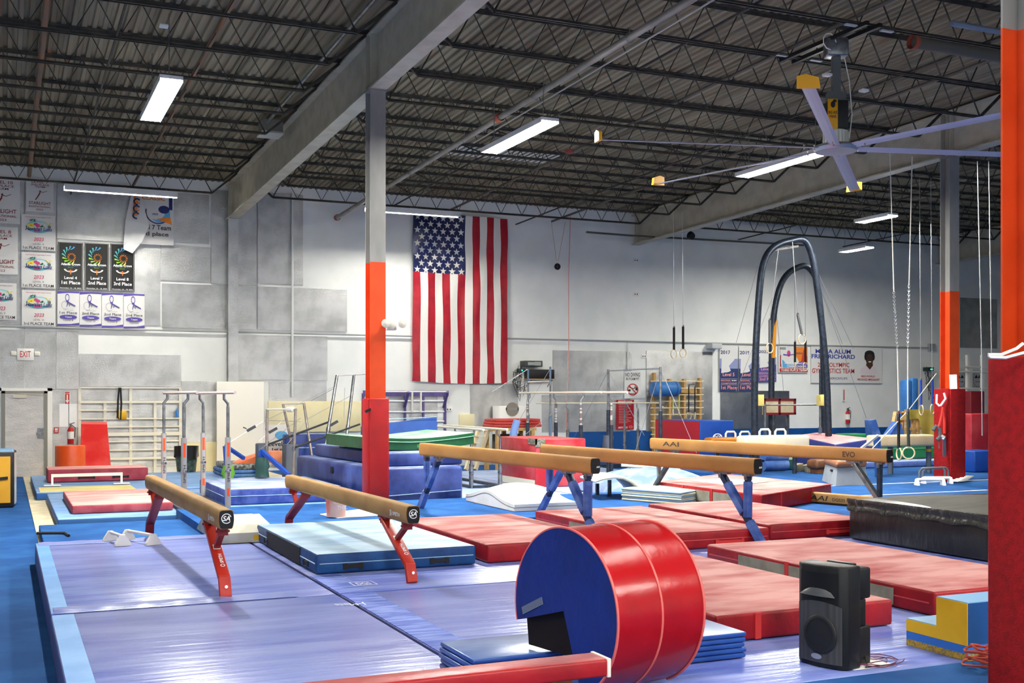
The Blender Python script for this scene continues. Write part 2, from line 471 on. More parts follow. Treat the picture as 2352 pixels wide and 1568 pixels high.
throw_mat('throw_mat', 'red mat directly behind the red and blue barrel, with a grey side panel', rect(6.46, 8.1, 10.8, 13.7), ZL, ZT, REDS, REDT, RG, handles=[(0, .66, .35)], vents=[(3, .35, .75)], hm=STRAP)
throw_mat('throw_mat', 'red mat whose right end meets the tall black mat', rect(8.32, 9.86, 11.08, 13.9), ZL, ZT, REDS, REDT, RG, handles=[(0, .68, .4)], hm=STRAP, straps=[(3, .3), (3, .62)])
throw_mat('throw_mat', 'red mat behind the loudspeaker, to the right of the barrel', rect(4.5, 6.08, 6.6, 9.36), ZL, ZT, REDS, REDT, RG, seam=0, straps=[(0, .22)])
throw_mat('throw_mat', 'big red mat in front of the tall black mat, grey panels along its left side', rect(6.6, 8.12, 6.72, 9.86), ZL, ZT, REDS, REDT, RG, vents=[(3, .18, .41), (3, .43, .66), (3, .68, .86)], straps=[(3, .42), (3, .67)])
q6 = [tuple(G(*p, .5)[:2]) for p in ((1750, 1136), (1910, 1111), (1662, 1087), (1505, 1105))]
r6 = throw_mat('throw_mat', 'red mat with a grey sheet lying on it, behind the middle blue-legged beam', q6, ZL, .5, REDS, REDT, RG, seam=0, vents=[(3, .05, .27), (3, .3, .55), (3, .58, .8)], straps=[(3, .285), (3, .565), (0, .25), (0, .7)])
b = MB(); b.prism([tuple(G(*p, .51)[:2]) for p in ((1680, 1114), (1765, 1106), (1665, 1098), (1570, 1101))], .502, .512, 0)
tag(b.build('grey_sheet', M('grey_sheet', 'b9bcb6', .7)), 'grey flat sheet lying on top of the far red mat', 'mat')
bm_ = throw_mat('crash_mat', 'blue crash mat with a black side panel under the second red-legged beam', rect(2.74, 4.4, 10.74, 13.56), ZL, ZT, BLUS, BLUT, seam=.5, pip=M('pale_piping', '8fb0cc', .6), handles=[(0, .22, .16), (0, .76, .16), (3, .86, .16), (3, .2, .16)])
ya, yb = VX(614, 1222, 2.74).y, VX(690, 1262, 2.74).y
MB().box(2.732, 2.742, yb, ya, ZM+.015, ZT-.012).build('black_panel', DK, bm_)
# tall black mat with gathered cover
BLK = M('black_vinyl', '222321', .33, 0, '17181a', 3, (1,1,1), .7, 3.2, (1,2.2,1))
BLKT = M('worn_black_top', '45423a', .7, 0, '34322c', 1.6, (1,3,1), .3, 3)
b = MB(); b.box(9.3, 12.4, 6.9, 10.85, ZL, .72, 0, .03)
bk = tag(b.build('crash_mat', [BLK]), 'tall black crash mat with gathered edge beside the right padded column', 'gym mat')
b = MB(); b.sheet(lambda u, v: (9.28+3.14*u, 6.88+3.99*v, .722+.05*math.sin(math.pi*u)*math.sin(math.pi*v)+.012*math.sin(9*u+5*v)), 16, 20); b.build('top_cover', BLKT, bk)
def ruffle(x0, y0, x1, y1, n):
    d = Vector((x1-x0, y1-y0, 0)); o = Vector((d.y, -d.x, 0)).normalized(); rr = random.Random(3)
    ph = [rr.uniform(.6, 1.4) for _ in range(n+1)]
    def f(u, v):
        k = u*n; a = math.sin(k*2.2*ph[int(min(k, n))])*.012
        return Vector((x0, y0, .735-.14*v - .012*math.sin(k*.7)*v)) + d*u + o*(.015+a*(.4+v*.6)+.01*math.sin(v*9))
    b = MB(); b.sheet(f, n*3, 6); b.build('gathered_skirt', M('gathered_black_vinyl', '363632', .22, 0, None, 4, (1,1,1), .6, 25), bk)
ruffle(9.3, 10.86, 9.3, 6.9, 70); ruffle(9.3, 6.9, 12.4, 6.9, 50)

# ---------------------------------------------------------------- balance beams
SUEDE = M('tan_suede', 'ab8450', .75, 0, '9b7342', 3.5, (1,.5,1), .1, 60)
SUEDE2 = M('brown_suede', 'a5763f', .75, 0, '976a36', 3.5, (1,.5,1), .1, 60)
REDL = M('red_leg_paint', 'b02a1d', .42); REDD = M('dark_red_leg_paint', '7d1f24', .45)
SLEEVE = M('blue_leg_sleeve', '2c4789', .45, 0, '5670b0', 4, (1,1,1), .3, 8)
NAVY = M('navy_leg', '1c2546', .4)
def balance_beam(label, A, B, top, h, style, suede, side_text=(), cap_text='AAI'):
    A = Vector((*A, 0)); B = Vector((*B, 0)); d = (B-A).normalized(); sd = Vector((d.y, -d.x, 0))    # sd points right
    t = T('balance_beam', label, 'balance beam', (A.x, A.y, ZM), 'raised balance beams')
    L = (B-A).length; UP = Vector((0,0,1))
    half = [(.036, 0), (.05, -.004), (.060, -.016), (.066, -.055), (.067, -.09), (.062, -h+.035), (.054, -h+.008), (.044, -h)]
    prof = [(x, z) for x, z in half] + [(-x, z) for x, z in half[::-1]]
    b = MB(); vs = []
    for P in (A, B): vs += [P + sd*x + UP*(top+z) for x, z in prof]
    n = len(prof)
    b.add(vs, [(i, (i+1) % n, n+(i+1) % n, n+i) for i in range(n)], 0, True)
    b.f += [tuple(range(n)), tuple(range(2*n-1, n-1, -1))]; b.m += [0, 0]; b.sm += [False, False]
    b.build('beam', suede, t)
    for P, o in ((A, -1), (B, 1)):
        b = MB(); k = .93
        b.extrude_poly([P + sd*x*k + UP*(top-h/2+(z+h/2)*k) for x, z in prof], d*o*.012)
        cap = b.build('end_cap', M('black_cap', '141415', .35), t)
        if o < 0 and cap_text:
            b = MB(); q = A - d*.0135
            if cap_text == 'SA':
                c = q + UP*(top-h*.45)
                b.ring(c, sd*.043, UP*.043, .86, 28, 0, .3, 5.6)
                b.text('SA', c - sd*.032 - UP*.02, sd*.064, UP*.042, 0, .015, .25)
            else: b.text('AAI', q + sd*.005 + UP*(top-h*.62), sd*.05, UP*.022, 0, .02, .3)
            b.build('logo', INKW, cap)
    for txt, s0, ln, zc, th, m in side_text:
        b = MB(); b.text(txt, A + d*s0 - sd*.0685 + UP*(top-zc-th/2), -d*ln, UP*th, 0, .02); b.build('logo', m, t)
    for P, o in ((A, 1), (B, -1)):        # o: towards the middle
        e = d*o
        zt = top-h; IN = .8 if style == 'red' else .6; foot = P + e*(.02 if o > 0 and style == 'red' else -.1); hi = P + e*IN; lo = P + e*.16
        b = MB(); b.obox(hi + UP*(zt-.012), d*.12, sd*.035, UP*.014); b.obox(lo + UP*(zt-.012), d*.06, sd*.035, UP*.014)
        for q in (hi, lo):
            b.cyl(q - sd*.06 + UP*(zt-.035), q + sd*.06 + UP*(zt-.035), .011, 8); b.obox(q + UP*(zt-.04), d*.02, sd*.045, UP*.03)
        b.build('bracket', STEEL if style != 'red' else REDD, t)
        kz = ZM+.16; kn = foot + e*.07
        if style == 'red':
            b = MB(); b.bar(hi + UP*(zt-.03), kn + UP*kz, .1, .05, 0, UP, .006); b.bar(kn + UP*(kz+.01), foot + UP*(ZM+.004), .1, .05, 0, e, .006)
            leg = b.build('leg', REDL if o > 0 else REDD, t)
            j = hi + (kn-hi)*.48 + UP*(zt-.03 + (kz-zt+.03)*.48)
            MB().bar(lo + UP*(zt-.03), j, .05, .035).build('brace', REDD if o > 0 else REDL, t)
            if o > 0:
                a, c = kn + UP*kz, hi + UP*(zt-.03); ax = (c-a).normalized(); nn = sd.cross(ax); nn = nn if nn.y < 0 else -nn
                b = MB(); f0 = a + ax*.12 + nn*.027 + sd*.025
                b.text('SPIETH', f0 + ax*.06, ax*.13, -sd*.03, 0, .02); b.ring(f0 + ax*.025 - sd*.015, sd*.02, ax*.02, .7, 18)
                b.disc(foot + UP*(ZM+.1) - e*.03, sd*.014, UP*.014)
                b.quad(a + ax*.38 + nn*.027 - sd*.03, sd*.06, ax*.07); b.build('decal', INKW, leg)
        else:
            a, c = foot + UP*(ZM+.004), hi + UP*(zt-.03)
            j = a + (c-a)*.38
            m1 = NAVY if style == 'pad' else DARKSTEEL
            leg = MB().bar(a, c, .075, .06, 0, UP, .004).build('leg', [STEEL if (style == 'steel' and o > 0) else m1], t)
            br = MB().bar(lo + UP*(zt-.03), j + UP*.02, .06, .05).build('brace', [STEEL if (style == 'steel' and o < 0) else m1], t)
            if style == 'pad':
                for u, v in ((.02, .33), (.46, .86)):
                    b = MB(); b.tube([a + (c-a)*u, a + (c-a)*v], .064, 6); sl = b.build('leg_sleeve', SLEEVE, leg)
                b = MB(); q0 = lo + UP*(zt-.03); b.tube([q0 + (j-q0)*.12, q0 + (j-q0)*.96], .056, 6); b.build('leg_sleeve', SLEEVE, br)
    return t
S_TXT = [('SPIETH', .38, .2, .1, .035, INKW), ('SA', .46, .06, .1, .06, INKW)]
balance_beam('low tan beam on red legs, the leftmost beam and nearest to the camera', (1.725, 9.82), (1.645, 14.59), .994, .165, 'red', SUEDE, S_TXT, 'SA')
balance_beam('tan beam on red legs over the blue crash mat', (3.43, 9.9), (3.355, 14.5), .954, .165, 'red', SUEDE, S_TXT, 'SA')
balance_beam('brown beam on blue padded legs just right of the middle padded column', (6.225, 11.57), (5.865, 16.47), 1.25, .185, 'pad', SUEDE2)
balance_beam('brown beam on blue padded legs, in front of the red cube', (7.875, 10.72), (7.305, 15.18), 1.25, .185, 'pad', SUEDE2)
K2 = M('dark_print', '3a3024', .7)
balance_beam('brown beam with dark lettering on bare steel legs, the rightmost raised beam', (10.885, 11.89), (10.175, 16.83), 1.25, .185, 'steel', SUEDE2, [('AAI', 4.65, .42, .085, .075, K2), ('EVO', .75, .22, .095, .075, K2)])
# low beam on the floor
a, c = G(1838, 1153, ZM), G(2140, 1180, ZM)
d = (c-a).normalized(); sd = Vector((d.y, -d.x, 0)); sd = sd if sd.y < 0 else -sd
b = MB(); b.bar(a + Vector((0,0,.1)) - sd*.06, a + d*2.2 + Vector((0,0,.1)) - sd*.06, .11, .16, 0, (0,0,1), .02)
fb = tag(b.build('floor_beam', SUEDE), 'low tan floor beam with dark lettering, left of the tall black mat', 'balance beam')
b = MB(); b.bar(a - sd*.06 + d*.3 + Vector((0,0,.01)), a + d*1.9 - sd*.06 + Vector((0,0,.01)), .16, .02); b.build('base', BLACK, fb)
b = MB(); b.text('AAI', a + d*.18 + Vector((0,0,.055)) + sd*-.003, d*.36, (0,0,.08), 0, .02, .2); b.text('DGS35', a + d*.62 + Vector((0,0,.06)) + sd*-.003, d*.24, (0,0,.05), 0, .01)
b.build('lettering', K2, fb)
# red padded low beam at the bottom of the picture
t = T('padded_beam', 'red padded low beam crossing the bottom edge in front of the barrel', 'balance beam', (1.2, 4.65, ZM))
RV = M('red_padded_vinyl', '93151a', .4, 0, '7d1015', 3, (1,1,1), .2, 12)
b = MB(); b.box(-.9, 2.53, 4.56, 4.72, .675, .756, 0, .012); b.build('beam', RV, t)
b = MB(); b.box(2.515, 2.534, 4.555, 4.725, .672, .759, 0, .004); b.build('end_trim', M('pale_worn_edge', 'd8c9bd', .7), t)
for x in (2.3, -.6):
    b = MB(); b.box(x-.05, x+.05, 4.59, 4.69, ZM if x > 2 else 0, .675); b.build('leg', M('orange_wood', 'a5532a', .6), t)

# ---------------------------------------------------------------- barrel with a wedge cut out
t = T('wedge_barrel', 'big red and blue vinyl barrel with a wedge cut out, standing at front centre', 'gym barrel', (2.95, 5.87, ZM), rz=R(11))
W0 = t.w
BR = .478; BL = .66
WR = M('glossy_red_vinyl', 'a30f16', .22, 0, '920b12', 2, (1,1,1), .25, 5); WB = M('blue_barrel_vinyl', '0a2470', .4, 0, '081e5e', 2.5, (1,1,1), .35, 7)
def wp(x, y, z): return W0 @ Vector((x, y, z))
A1, A2 = R(-15), R(250)
arc = [A1 + (A2-A1)*i/60 for i in range(61)]
def bp(x, a, r=BR): return wp(x, r*math.cos(a), BR + r*math.sin(a))
b = MB(); b.sheet(lambda u, v: bp(BL*v, arc[int(round(u*60))], BR*(1+.006*math.sin(v*math.pi))), 60, 8)
b.build('red_cover', WR, t)
for x, s in ((0, 1), (BL, -1)):
    b = MB(); rim = [bp(x, a) for a in arc]; c = bp(x - .03*s, R(100), .12)
    cc = wp(x, 0, BR)
    for i in range(60):
        b.poly([cc, rim[i+1], rim[i]] if s > 0 else [cc, rim[i], rim[i+1]])
    side = b.build('blue_end', WB, t)
    if s > 0:
        p0, p1 = wp(-.004, .40, BR-.06), wp(-.004, .20, BR+.03)
        MB().bar(p0, p1, .045, .006, 0, (-1, 0, 0)).build('grey_strap', M('grey_strap', '5c6479', .7), side)
for a in (A1, A2):
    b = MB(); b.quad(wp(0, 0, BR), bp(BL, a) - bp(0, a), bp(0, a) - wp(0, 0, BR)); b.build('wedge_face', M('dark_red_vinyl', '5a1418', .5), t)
xi = BL*.12; zc_ = .195; k1 = BR - zc_  # near-black sheet added to make the wedge opening look dark
b = MB(); b.poly([wp(xi, 0, BR), wp(xi, .47, BR-.126), wp(xi, .45, zc_), wp(xi, -math.tan(R(20))*k1, zc_)][::-1]); b.build('dark_fill', M('near_black', '14090a', .8), t)
for x in (.005, BL*.5, BL-.005):
    MB().tube([bp(x, a, BR*1.006) for a in arc], .008, 6).build('piping', M('red_seam', 'd0605a', .4), t)
# folded panel mat running through the wedge
PANEL = M('blue_panel_vinyl', '1d3f86', .35, 0, '2a4f9a', 3, (1,1,1), .25, 9); PANT = M('pale_blue_panel_top', '4f6ca6', .3, 0, '7d95c0', 1.5, (1,2.5,1), .3, 4)
t = T('panel_mat', 'folded blue panel mat lying under the wedge of the barrel', 'gym mat', (3.45, 6.44, ZM))
for i in range(5):
    z = ZM + .006 + .034*i; o = .008*math.sin(i*2.1)
    b = MB(); b.box(2.5+o, 4.44+o, 6.17, 6.72, z+.001, z+.033, 0, .012, 2, 1 if i == 4 else 0); b.build('fold', [PANEL, PANT], t)
# loudspeaker
t = T('loudspeaker', 'black loudspeaker standing on the blue mat at lower right', 'speaker', (4.86, 5.82, ZM+.004), rz=R(-76))
W0 = t.w
SPK = M('speaker_black', '101112', .5, 0, None, 4, (1,1,1), .1, 300)
def sw(p): return W0 @ Vector(p)
def sbox(b, x0, x1, y0, y1, z0, z1, bev=.0, mi=0):
    c = sw(((x0+x1)/2, (y0+y1)/2, (z0+z1)/2)); m = W0.to_3x3()
    return b.obox(c, m @ Vector(((x1-x0)/2, 0, 0)), m @ Vector((0, (y1-y0)/2, 0)), (0, 0, (z1-z0)/2), mi, bev)
b = MB(); hw = .19
pts = [(-hw, -.10), (-hw*.75, -.135), (0, -.155), (hw*.75, -.135), (hw, -.10), (hw, .03), (-hw, .03)]
bm = bmesh.new(); lo = [bm.verts.new(sw((x, y, .0))) for x, y in pts]; hi = [bm.verts.new(sw((x, y, .645))) for x, y in pts]
bm.faces.new(hi); bm.faces.new(lo[::-1])
for i in range(7): bm.faces.new((lo[i], lo[(i+1) % 7], hi[(i+1) % 7], hi[i]))
bmesh.ops.bevel(bm, geom=bm.edges[:], offset=.012, segments=2, profile=.5, affect='EDGES'); b.bm(bm, 0, True)
b.build('front_housing', SPK, t)
b = MB(); sbox(b, -.155, .155, .03, .19, .42, .62, .015); sbox(b, -.155, .155, .03, .19, .0, .25, .015); sbox(b, -.15, -.05, .03, .18, .25, .42, .005); sbox(b, .05, .15, .03, .14, .25, .42, .005); b.build('rear_housing', SPK, t)
MB().bar(sw((-.1, .09, .635)), sw((.1, .09, .635)), .05, .02, 0, (0,0,1), .008).build('handle', BLACK, t)
def front_y(x): return -.157 + .022*(abs(x)/.14)**2
b = MB(); b.sheet(lambda u, v: sw(((u-.5)*.33, front_y((u-.5)*.33)-.004, .03 + v*.36 + (.03*(1-(2*u-1)**2) if v == 1 else 0))), 16, 10)
MESHM = M('speaker_grille', '3a3b3c', .45, .3)
gm = bpy.data.materials.new('perforated_grille'); gm.use_nodes = True
nt = gm.node_tree; pb = nt.nodes['Principled BSDF']; pb.inputs['Roughness'].default_value = .45
tc = nt.nodes.new('ShaderNodeTexCoord'); vo = nt.nodes.new('ShaderNodeTexVoronoi'); vo.inputs['Scale'].default_value = 110; vo.inputs['Randomness'].default_value = 0
mr = nt.nodes.new('ShaderNodeMapRange'); mr.inputs[1].default_value = .3; mr.inputs[2].default_value = .42; mx = nt.nodes.new('ShaderNodeMix'); mx.data_type = 'RGBA'
mx.inputs[6].default_value = (.006,.006,.006,1); mx.inputs[7].default_value = (.045,.045,.045,1)
nt.links.new(tc.outputs['Object'], vo.inputs['Vector']); nt.links.new(vo.outputs['Distance'], mr.inputs[0]); nt.links.new(mr.outputs[0], mx.inputs[0]); nt.links.new(mx.outputs[2], pb.inputs['Base Color'])
gr = b.build('grille', gm, t)
b = MB(); b.lathe([(.125, 0), (.12, .006), (.1, .008), (.1, .004), (.035, .003), (.02, .006), (0, .007)], sw((0.02, front_y(0)-.003, .21)), sw((0,-1,0))-sw((0,0,0)), 28); b.build('woofer_ring', M('woofer_grey', '1c1d1e', .5), t)
b = MB(); b.disc(sw((0, front_y(0)-.014, .07)), sw((.038,0,0))-sw((0,0,0)), (0,0,.016)); b.ring(sw((0, front_y(0)-.0145, .07)), sw((.04,0,0))-sw((0,0,0)), (0,0,.018), .85); b.build('badge', M('badge_silver', 'a8acb0', .3, .6), t)
# horn opening: dark recess with a grey throat
b = MB(); b.sheet(lambda u, v: sw(((u-.5)*.28, front_y((u-.5)*.28)-.006, .45 + v*.15)), 10, 4); b.build('horn_mouth', M('horn_black', '070708', .6), t)
b = MB(); b.sheet(lambda u, v: sw(((u-.5)*(.27-.1*v), front_y((u-.5)*.26)-.012-.012*(1-v), .452 + v*.05*(.75+.25*(1-(2*u-1)**2)))), 12, 5); b.build('horn_throat', M('horn_grey', '4a4c4d', .4), t)
# step block
t = T('step_block', 'yellow and blue foam step block beside the near padded column', 'foam block', (6.0, 5.8, ZM))
sx = 5.70; YL = [(VX(2083, 1450, sx).y), VX(2152, 1432, sx).y, VX(2223, 1440, sx).y]
z1, z2, zb_ = .42, .615, ZM+.1
def Lp(x, z0=zb_): return [(x, YL[0], z0), (x, YL[0], z1), (x, YL[1], z1), (x, YL[1], z2), (x, YL[2], z2), (x, YL[2], z0)]
BV = M('blue_foam_vinyl', '1a4c88', .45, 0, '164276', 3); BVT = M('pale_blue_vinyl_top', '7aa8d0', .45)
b = MB(); b.extrude_poly(Lp(sx), (.55, 0, 0)); b.build('blue_body', BV, t)
b = MB(); b.extrude_poly(Lp(sx-.006), (.007, 0, 0)); b.build('yellow_side', YELLOW, t)
b = MB(); b.box(sx, sx+.55, YL[1], YL[0], z1, z1+.006); b.box(sx, sx+.55, YL[2], YL[1], z2, z2+.006); b.build('top_cover', BVT, t)
b = MB(); b.box(sx-.004, sx+.55, YL[2], YL[0], ZM+.045, zb_); b.build('blue_band', M('mid_blue_vinyl', '2f6cbd', .45), t)
b = MB(); b.box(sx-.004, sx+.55, YL[2], YL[0], ZM+.002, ZM+.045); b.build('speckled_base', M('speckled_foam', 'b8902c', .8, 0, '6e6a52', 60), t)
MB().bar((sx+.2, YL[2]-.004, z2-.05), (sx+.5, YL[2]-.004, z2-.05), .006, .07).build('strap', M('blue_strap', '5a8cc4', .6), t)
# cables and power strip
rr = random.Random(11)
def coil(name, label, cx, cy, z, r, n, m, rad=.006, ex=1.0, hz=.0):
    pts = []
    for i in range(n*14):
        a = i/14*2*math.pi; k = r*(.65+.35*math.sin(a*.37+1))
        pts.append((cx + k*ex*math.cos(a) + rr.uniform(-.008, .008), cy + k*math.sin(a)*.9 + rr.uniform(-.008,.008), z + rad + hz*(i/(n*14)) + abs(math.sin(a*1.3))*.02))
    return tag(MB().tube(pts, rad, 6, 0).build(name, m), label, 'cable')
REDC = M('red_cord', 'a8402f', .5)
coil('extension_cord', 'thick red extension cord heaped beside the near padded column', 5.62, 5.28, ZM+.012, .17, 7, REDC, .008, .8, .12)
tag(MB().tube([(5.5, 5.1, ZM+.02), (5.35, 4.85, ZM+.014), (5.2, 4.6, ZM+.014), (5.18, 4.3, ZM+.014)], .008, 6).build('extension_cord', REDC), 'single red cord trailing along the carpet at bottom right', 'cable')
coil('microphone_cable', 'thin purple cable loop on the mat right of the loudspeaker', 5.12, 5.72, ZM+.002, .16, 3, M('purple_cord', '6d3350', .5), .0035, 1.3)
p = [G(*q, ZM+.012) for q in ((2003, 1520), (2040, 1535), (2080, 1530), (2100, 1526))]
tag(MB().tube([(5.02, 5.78, .5), (5.06, 5.74, .4), (5.02, 5.7, ZM+.05), (5.0, 5.66, ZM+.01), (4.95, 5.62, ZM+.012), (5.2, 5.62, ZM+.012)], .004, 6).build('speaker_cable', BLACK), 'black cable drooping from the back of the loudspeaker', 'cable')
t = T('power_strip', 'white power strip leaning on the near padded column', 'power strip', (5.62, 5.12, ZM+.004))
MB().obox((5.62, 5.10, ZM+.1), (.018, 0, 0), (0, .015, .01), (.012, .03, .09), 0, .004).build('body', WHITE, t)
b = MB()
for i in range(3): b.disc((5.605+.006*i, 5.085+.012*i, ZM+.06+.035*i), (.008,0,0), (0,.003,.008))
b.build('socket', M('socket_grey', '77777a', .5), t)
b = MB(); b.box(4.86, 5.2, 5.62, 5.9, ZM+.002, ZM+.004); tag(b.build('paper_sheet', PAPER), 'white paper sheet on the mat right of the loudspeaker', 'paper')

# ---------------------------------------------------------------- column pads
PADR = M('red_carpet_pad', '98090f', .9, 0, '84070c', 20, (1,1,1), .35, 120); PADV = M('red_vinyl_pad', 'a31216', .55, 0, '920f13', 2)
def pad(label, cx, cy, h, z0, z1, m):
    b = MB()
    for s in (-1, 1):
        b.box(cx-h, cx+h, cy+s*h-.03, cy+s*h+.03, z0, z1, 0, .012); b.box(cx+s*h-.03, cx+s*h+.03, cy-h, cy+h, z0, z1, 0, .012)
    return tag(b.build('column_pad', m), label, 'column padding', 'red column pads')
pad('red vinyl pad round the middle orange column behind the beams', 5.43, 17.5, .15, 0.245, 1.93, PADV)
p2 = pad('red carpet pad with a harness hung on it, round the right-hand column', 17.6, 17.5, .2, ZM+.004, 2.12, PADR)
p3 = pad('large red carpet pad round the nearest column at the right edge', 5.43, 4.75, .165, ZM+.008, 2.18, PADR)
# ---------------------------------------------------------------- things on the far wall
def pxbox(x0, y0, x1, y1, Y):      # wall rectangle (X0, Z0, X1, Z1) from photo corners
    a, c = V(x0, y0, Y), V(x1, y1, Y)
    return a.x, c.z, c.x, a.z
def insul(x0, y0, x1, y1, dy=.03):
    a = pxbox(x0, y0, x1, y1, WY-dy); b = MB(); b.box(a[0], a[2], WY-dy, WY-.004, a[1], a[3], 0)
    n = ST(b.build('wall_insulation', FOIL)); n.o['label'] = 'silver foil insulation panel on the far wall'
for q in ((0, 412, 128, 748, .02), (131, 415, 370, 560), (131, 562, 368, 747, .025), (371, 440, 480, 560, .032), (370, 562, 483, 648), (485, 435, 590, 655, .05), (592, 440, 696, 655), (372, 650, 590, 757), (592, 657, 797, 762),
          (541, 768, 752, 873), (182, 812, 415, 888), (0, 760, 56, 893, .02), (57, 760, 128, 893, .025), (129, 760, 180, 893), (118, 895, 181, 1090, .02), (183, 890, 415, 1070, .015), (417, 875, 497, 1015), (618, 876, 750, 925, .02), (1080, 880, 1190, 985, .02), (893, 900, 1005, 985, .02),
          (1270, 804, 1450, 905), (1245, 907, 1448, 990, .02), (1485, 805, 1636, 988), (1655, 897, 1813, 983), (2205, 683, 2290, 800)):
    insul(*q)
b = MB()
for x in (590, 131, 56.5): 
    a = pxbox(x-.8, 420, x+.8, 755, WY-.055); b.box(a[0], a[2], WY-.058, WY-.05, a[1], a[3])
ST(b.build('trim_1', M('seam_strip', '8f9090', .5)))  # grey strips over the foil panel seams
CREAM = M('cream_panel', 'eadfb4', .7, 0, 'e0d3a2', 1.2); CREAM2 = M('cream_white_panel', 'efeade', .7)
for lab, q, m, dy in (('tall white panel leaning on the wall left of the bars', (498, 876, 606, 1090), CREAM2, .35), ('low cream foam panel behind the bin', (420, 1016, 497, 1088), CREAM, .06), ('wide cream foam panel behind the uneven bars', (616, 921, 830, 990), CREAM, .12), ('small cream panel low on the wall right of the purple rack', (1055, 951, 1090, 985), CREAM, .06)):
    a = pxbox(*q, WY-dy); b = MB(); b.box(a[0], a[2], WY-dy, WY-dy+.05, max(a[1], .02), a[3], 0, .006); tag(b.build('padded_board', m), lab, 'board')
# conduits
b = MB(); b.tube([(-7, WY-.06, 3.66), (20.5, WY-.06, 3.645), (29.4, WY-.06, 3.66)], .022, 6); 
n = tag(b.build('conduit', M('conduit_grey', '9c9f9f', .5)), 'thin grey pipe running level along the whole far wall', 'pipe')
b = MB(); b.box(29.3, 29.55, WY-.12, WY, 3.55, 3.8); b.build('junction_box', M('conduit_grey', '9c9f9f'), n)
CW = M('white_conduit', 'd9dcda', .5)
tag(MB().tube([(7.02, WY-.1, 7.4), (7.02, WY-.1, 1.95)], .028, 6).build('conduit', CW), 'white upright pipe on the wall left of the middle column', 'pipe')
tag(MB().tube([(12.45, WY-.05, 3.6), (13.0, WY-.05, 3.55), (13.15, WY-.05, 3.35), (13.2, WY-.05, 2.2)], .018, 6).build('conduit', M('conduit_grey', '9c9f9f')), 'bent grey pipe dropping to the radio beside the flag', 'pipe')
tag(MB().tube([(17.32, WY-.05, 3.62), (17.32, WY-.05, 2.75)], .03, 6).build('conduit', CW), 'short white pipe above the no diving sign', 'pipe')
for x, z, l in ((5.45, 3.28, 'white wall socket left of the foil panel under the pipe'), (17.62, 6.12, 'upper wall socket under the second roof beam'), (17.62, 5.09, 'lower wall socket under the second roof beam'), (11.51, 1.6, 'wall socket right of the purple rack'), (17.9, 3.2, 'wall socket above the no diving sign')):
    b = MB(); b.box(x-.09, x+.09, WY-.03, WY, z-.06, z+.06, 0, .008); n = tag(b.build('wall_socket', WHITE), l, 'socket')
    b = MB(); b.disc((x-.04, WY-.032, z), (.018,0,0), (0,0,.025), 10); b.disc((x+.04, WY-.032, z), (.018,0,0), (0,0,.025), 10); b.build('outlet', DK, n)
# flag
FR_ = M('flag_red_satin', 'ab1f2c', .35, 0, '98182a', 3, (1,1,1), .5, 6, (1.5,1,1)); FW_ = M('flag_white', 'e6e2da', .5, 0, None, 4, (1,1,1), .4, 5); FB_ = M('flag_blue_satin', '1c2552', .35, 0, '161d44', 3, (1,1,1), .6, 5, (1,1,2))
b = MB(); fx0, fx1, fz0, fz1 = 10.40, 13.30, 2.40, 7.10
def flag_pt(u, v, off=0):
    w = .03*math.sin(9*u+2.5*v) + .02*math.sin(23*u+6*math.sin(4*v)) + .018*math.sin(14*v+9*u)
    return (fx0+(fx1-fx0)*u - .02*(1-v)*math.cos(6*u), WY-.12-w-off, fz0+(fz1-fz0)*v - .05*math.sin(math.pi*u)*(1-v) - (.04*u*(1-v)))
b.sheet(flag_pt, 52, 60, 0, True, lambda u, v: 2 if (u < 7/13 and v > .645) else (0 if int(u*13) % 2 == 0 else 1))
for c in range(9):
    for r in range(6 if c % 2 == 0 else 5):
        u = (7/13)*( (r+.5 + (0 if c % 2 == 0 else .5))/6 ); v = 1-.355*((c+.6)/9.1)
        pts = []
        for k in range(10):
            rr_ = .105 if k % 2 == 0 else .042; a = math.pi/2 + k*math.pi/5
            pts.append(flag_pt(u + rr_*math.cos(a)/(fx1-fx0), v + rr_*math.sin(a)/(fz1-fz0), .012))
        b.poly(pts, 1)
tag(b.build('flag', [FR_, FW_, FB_]), 'big stars and stripes flag hung lengthways on the far wall', 'flag')
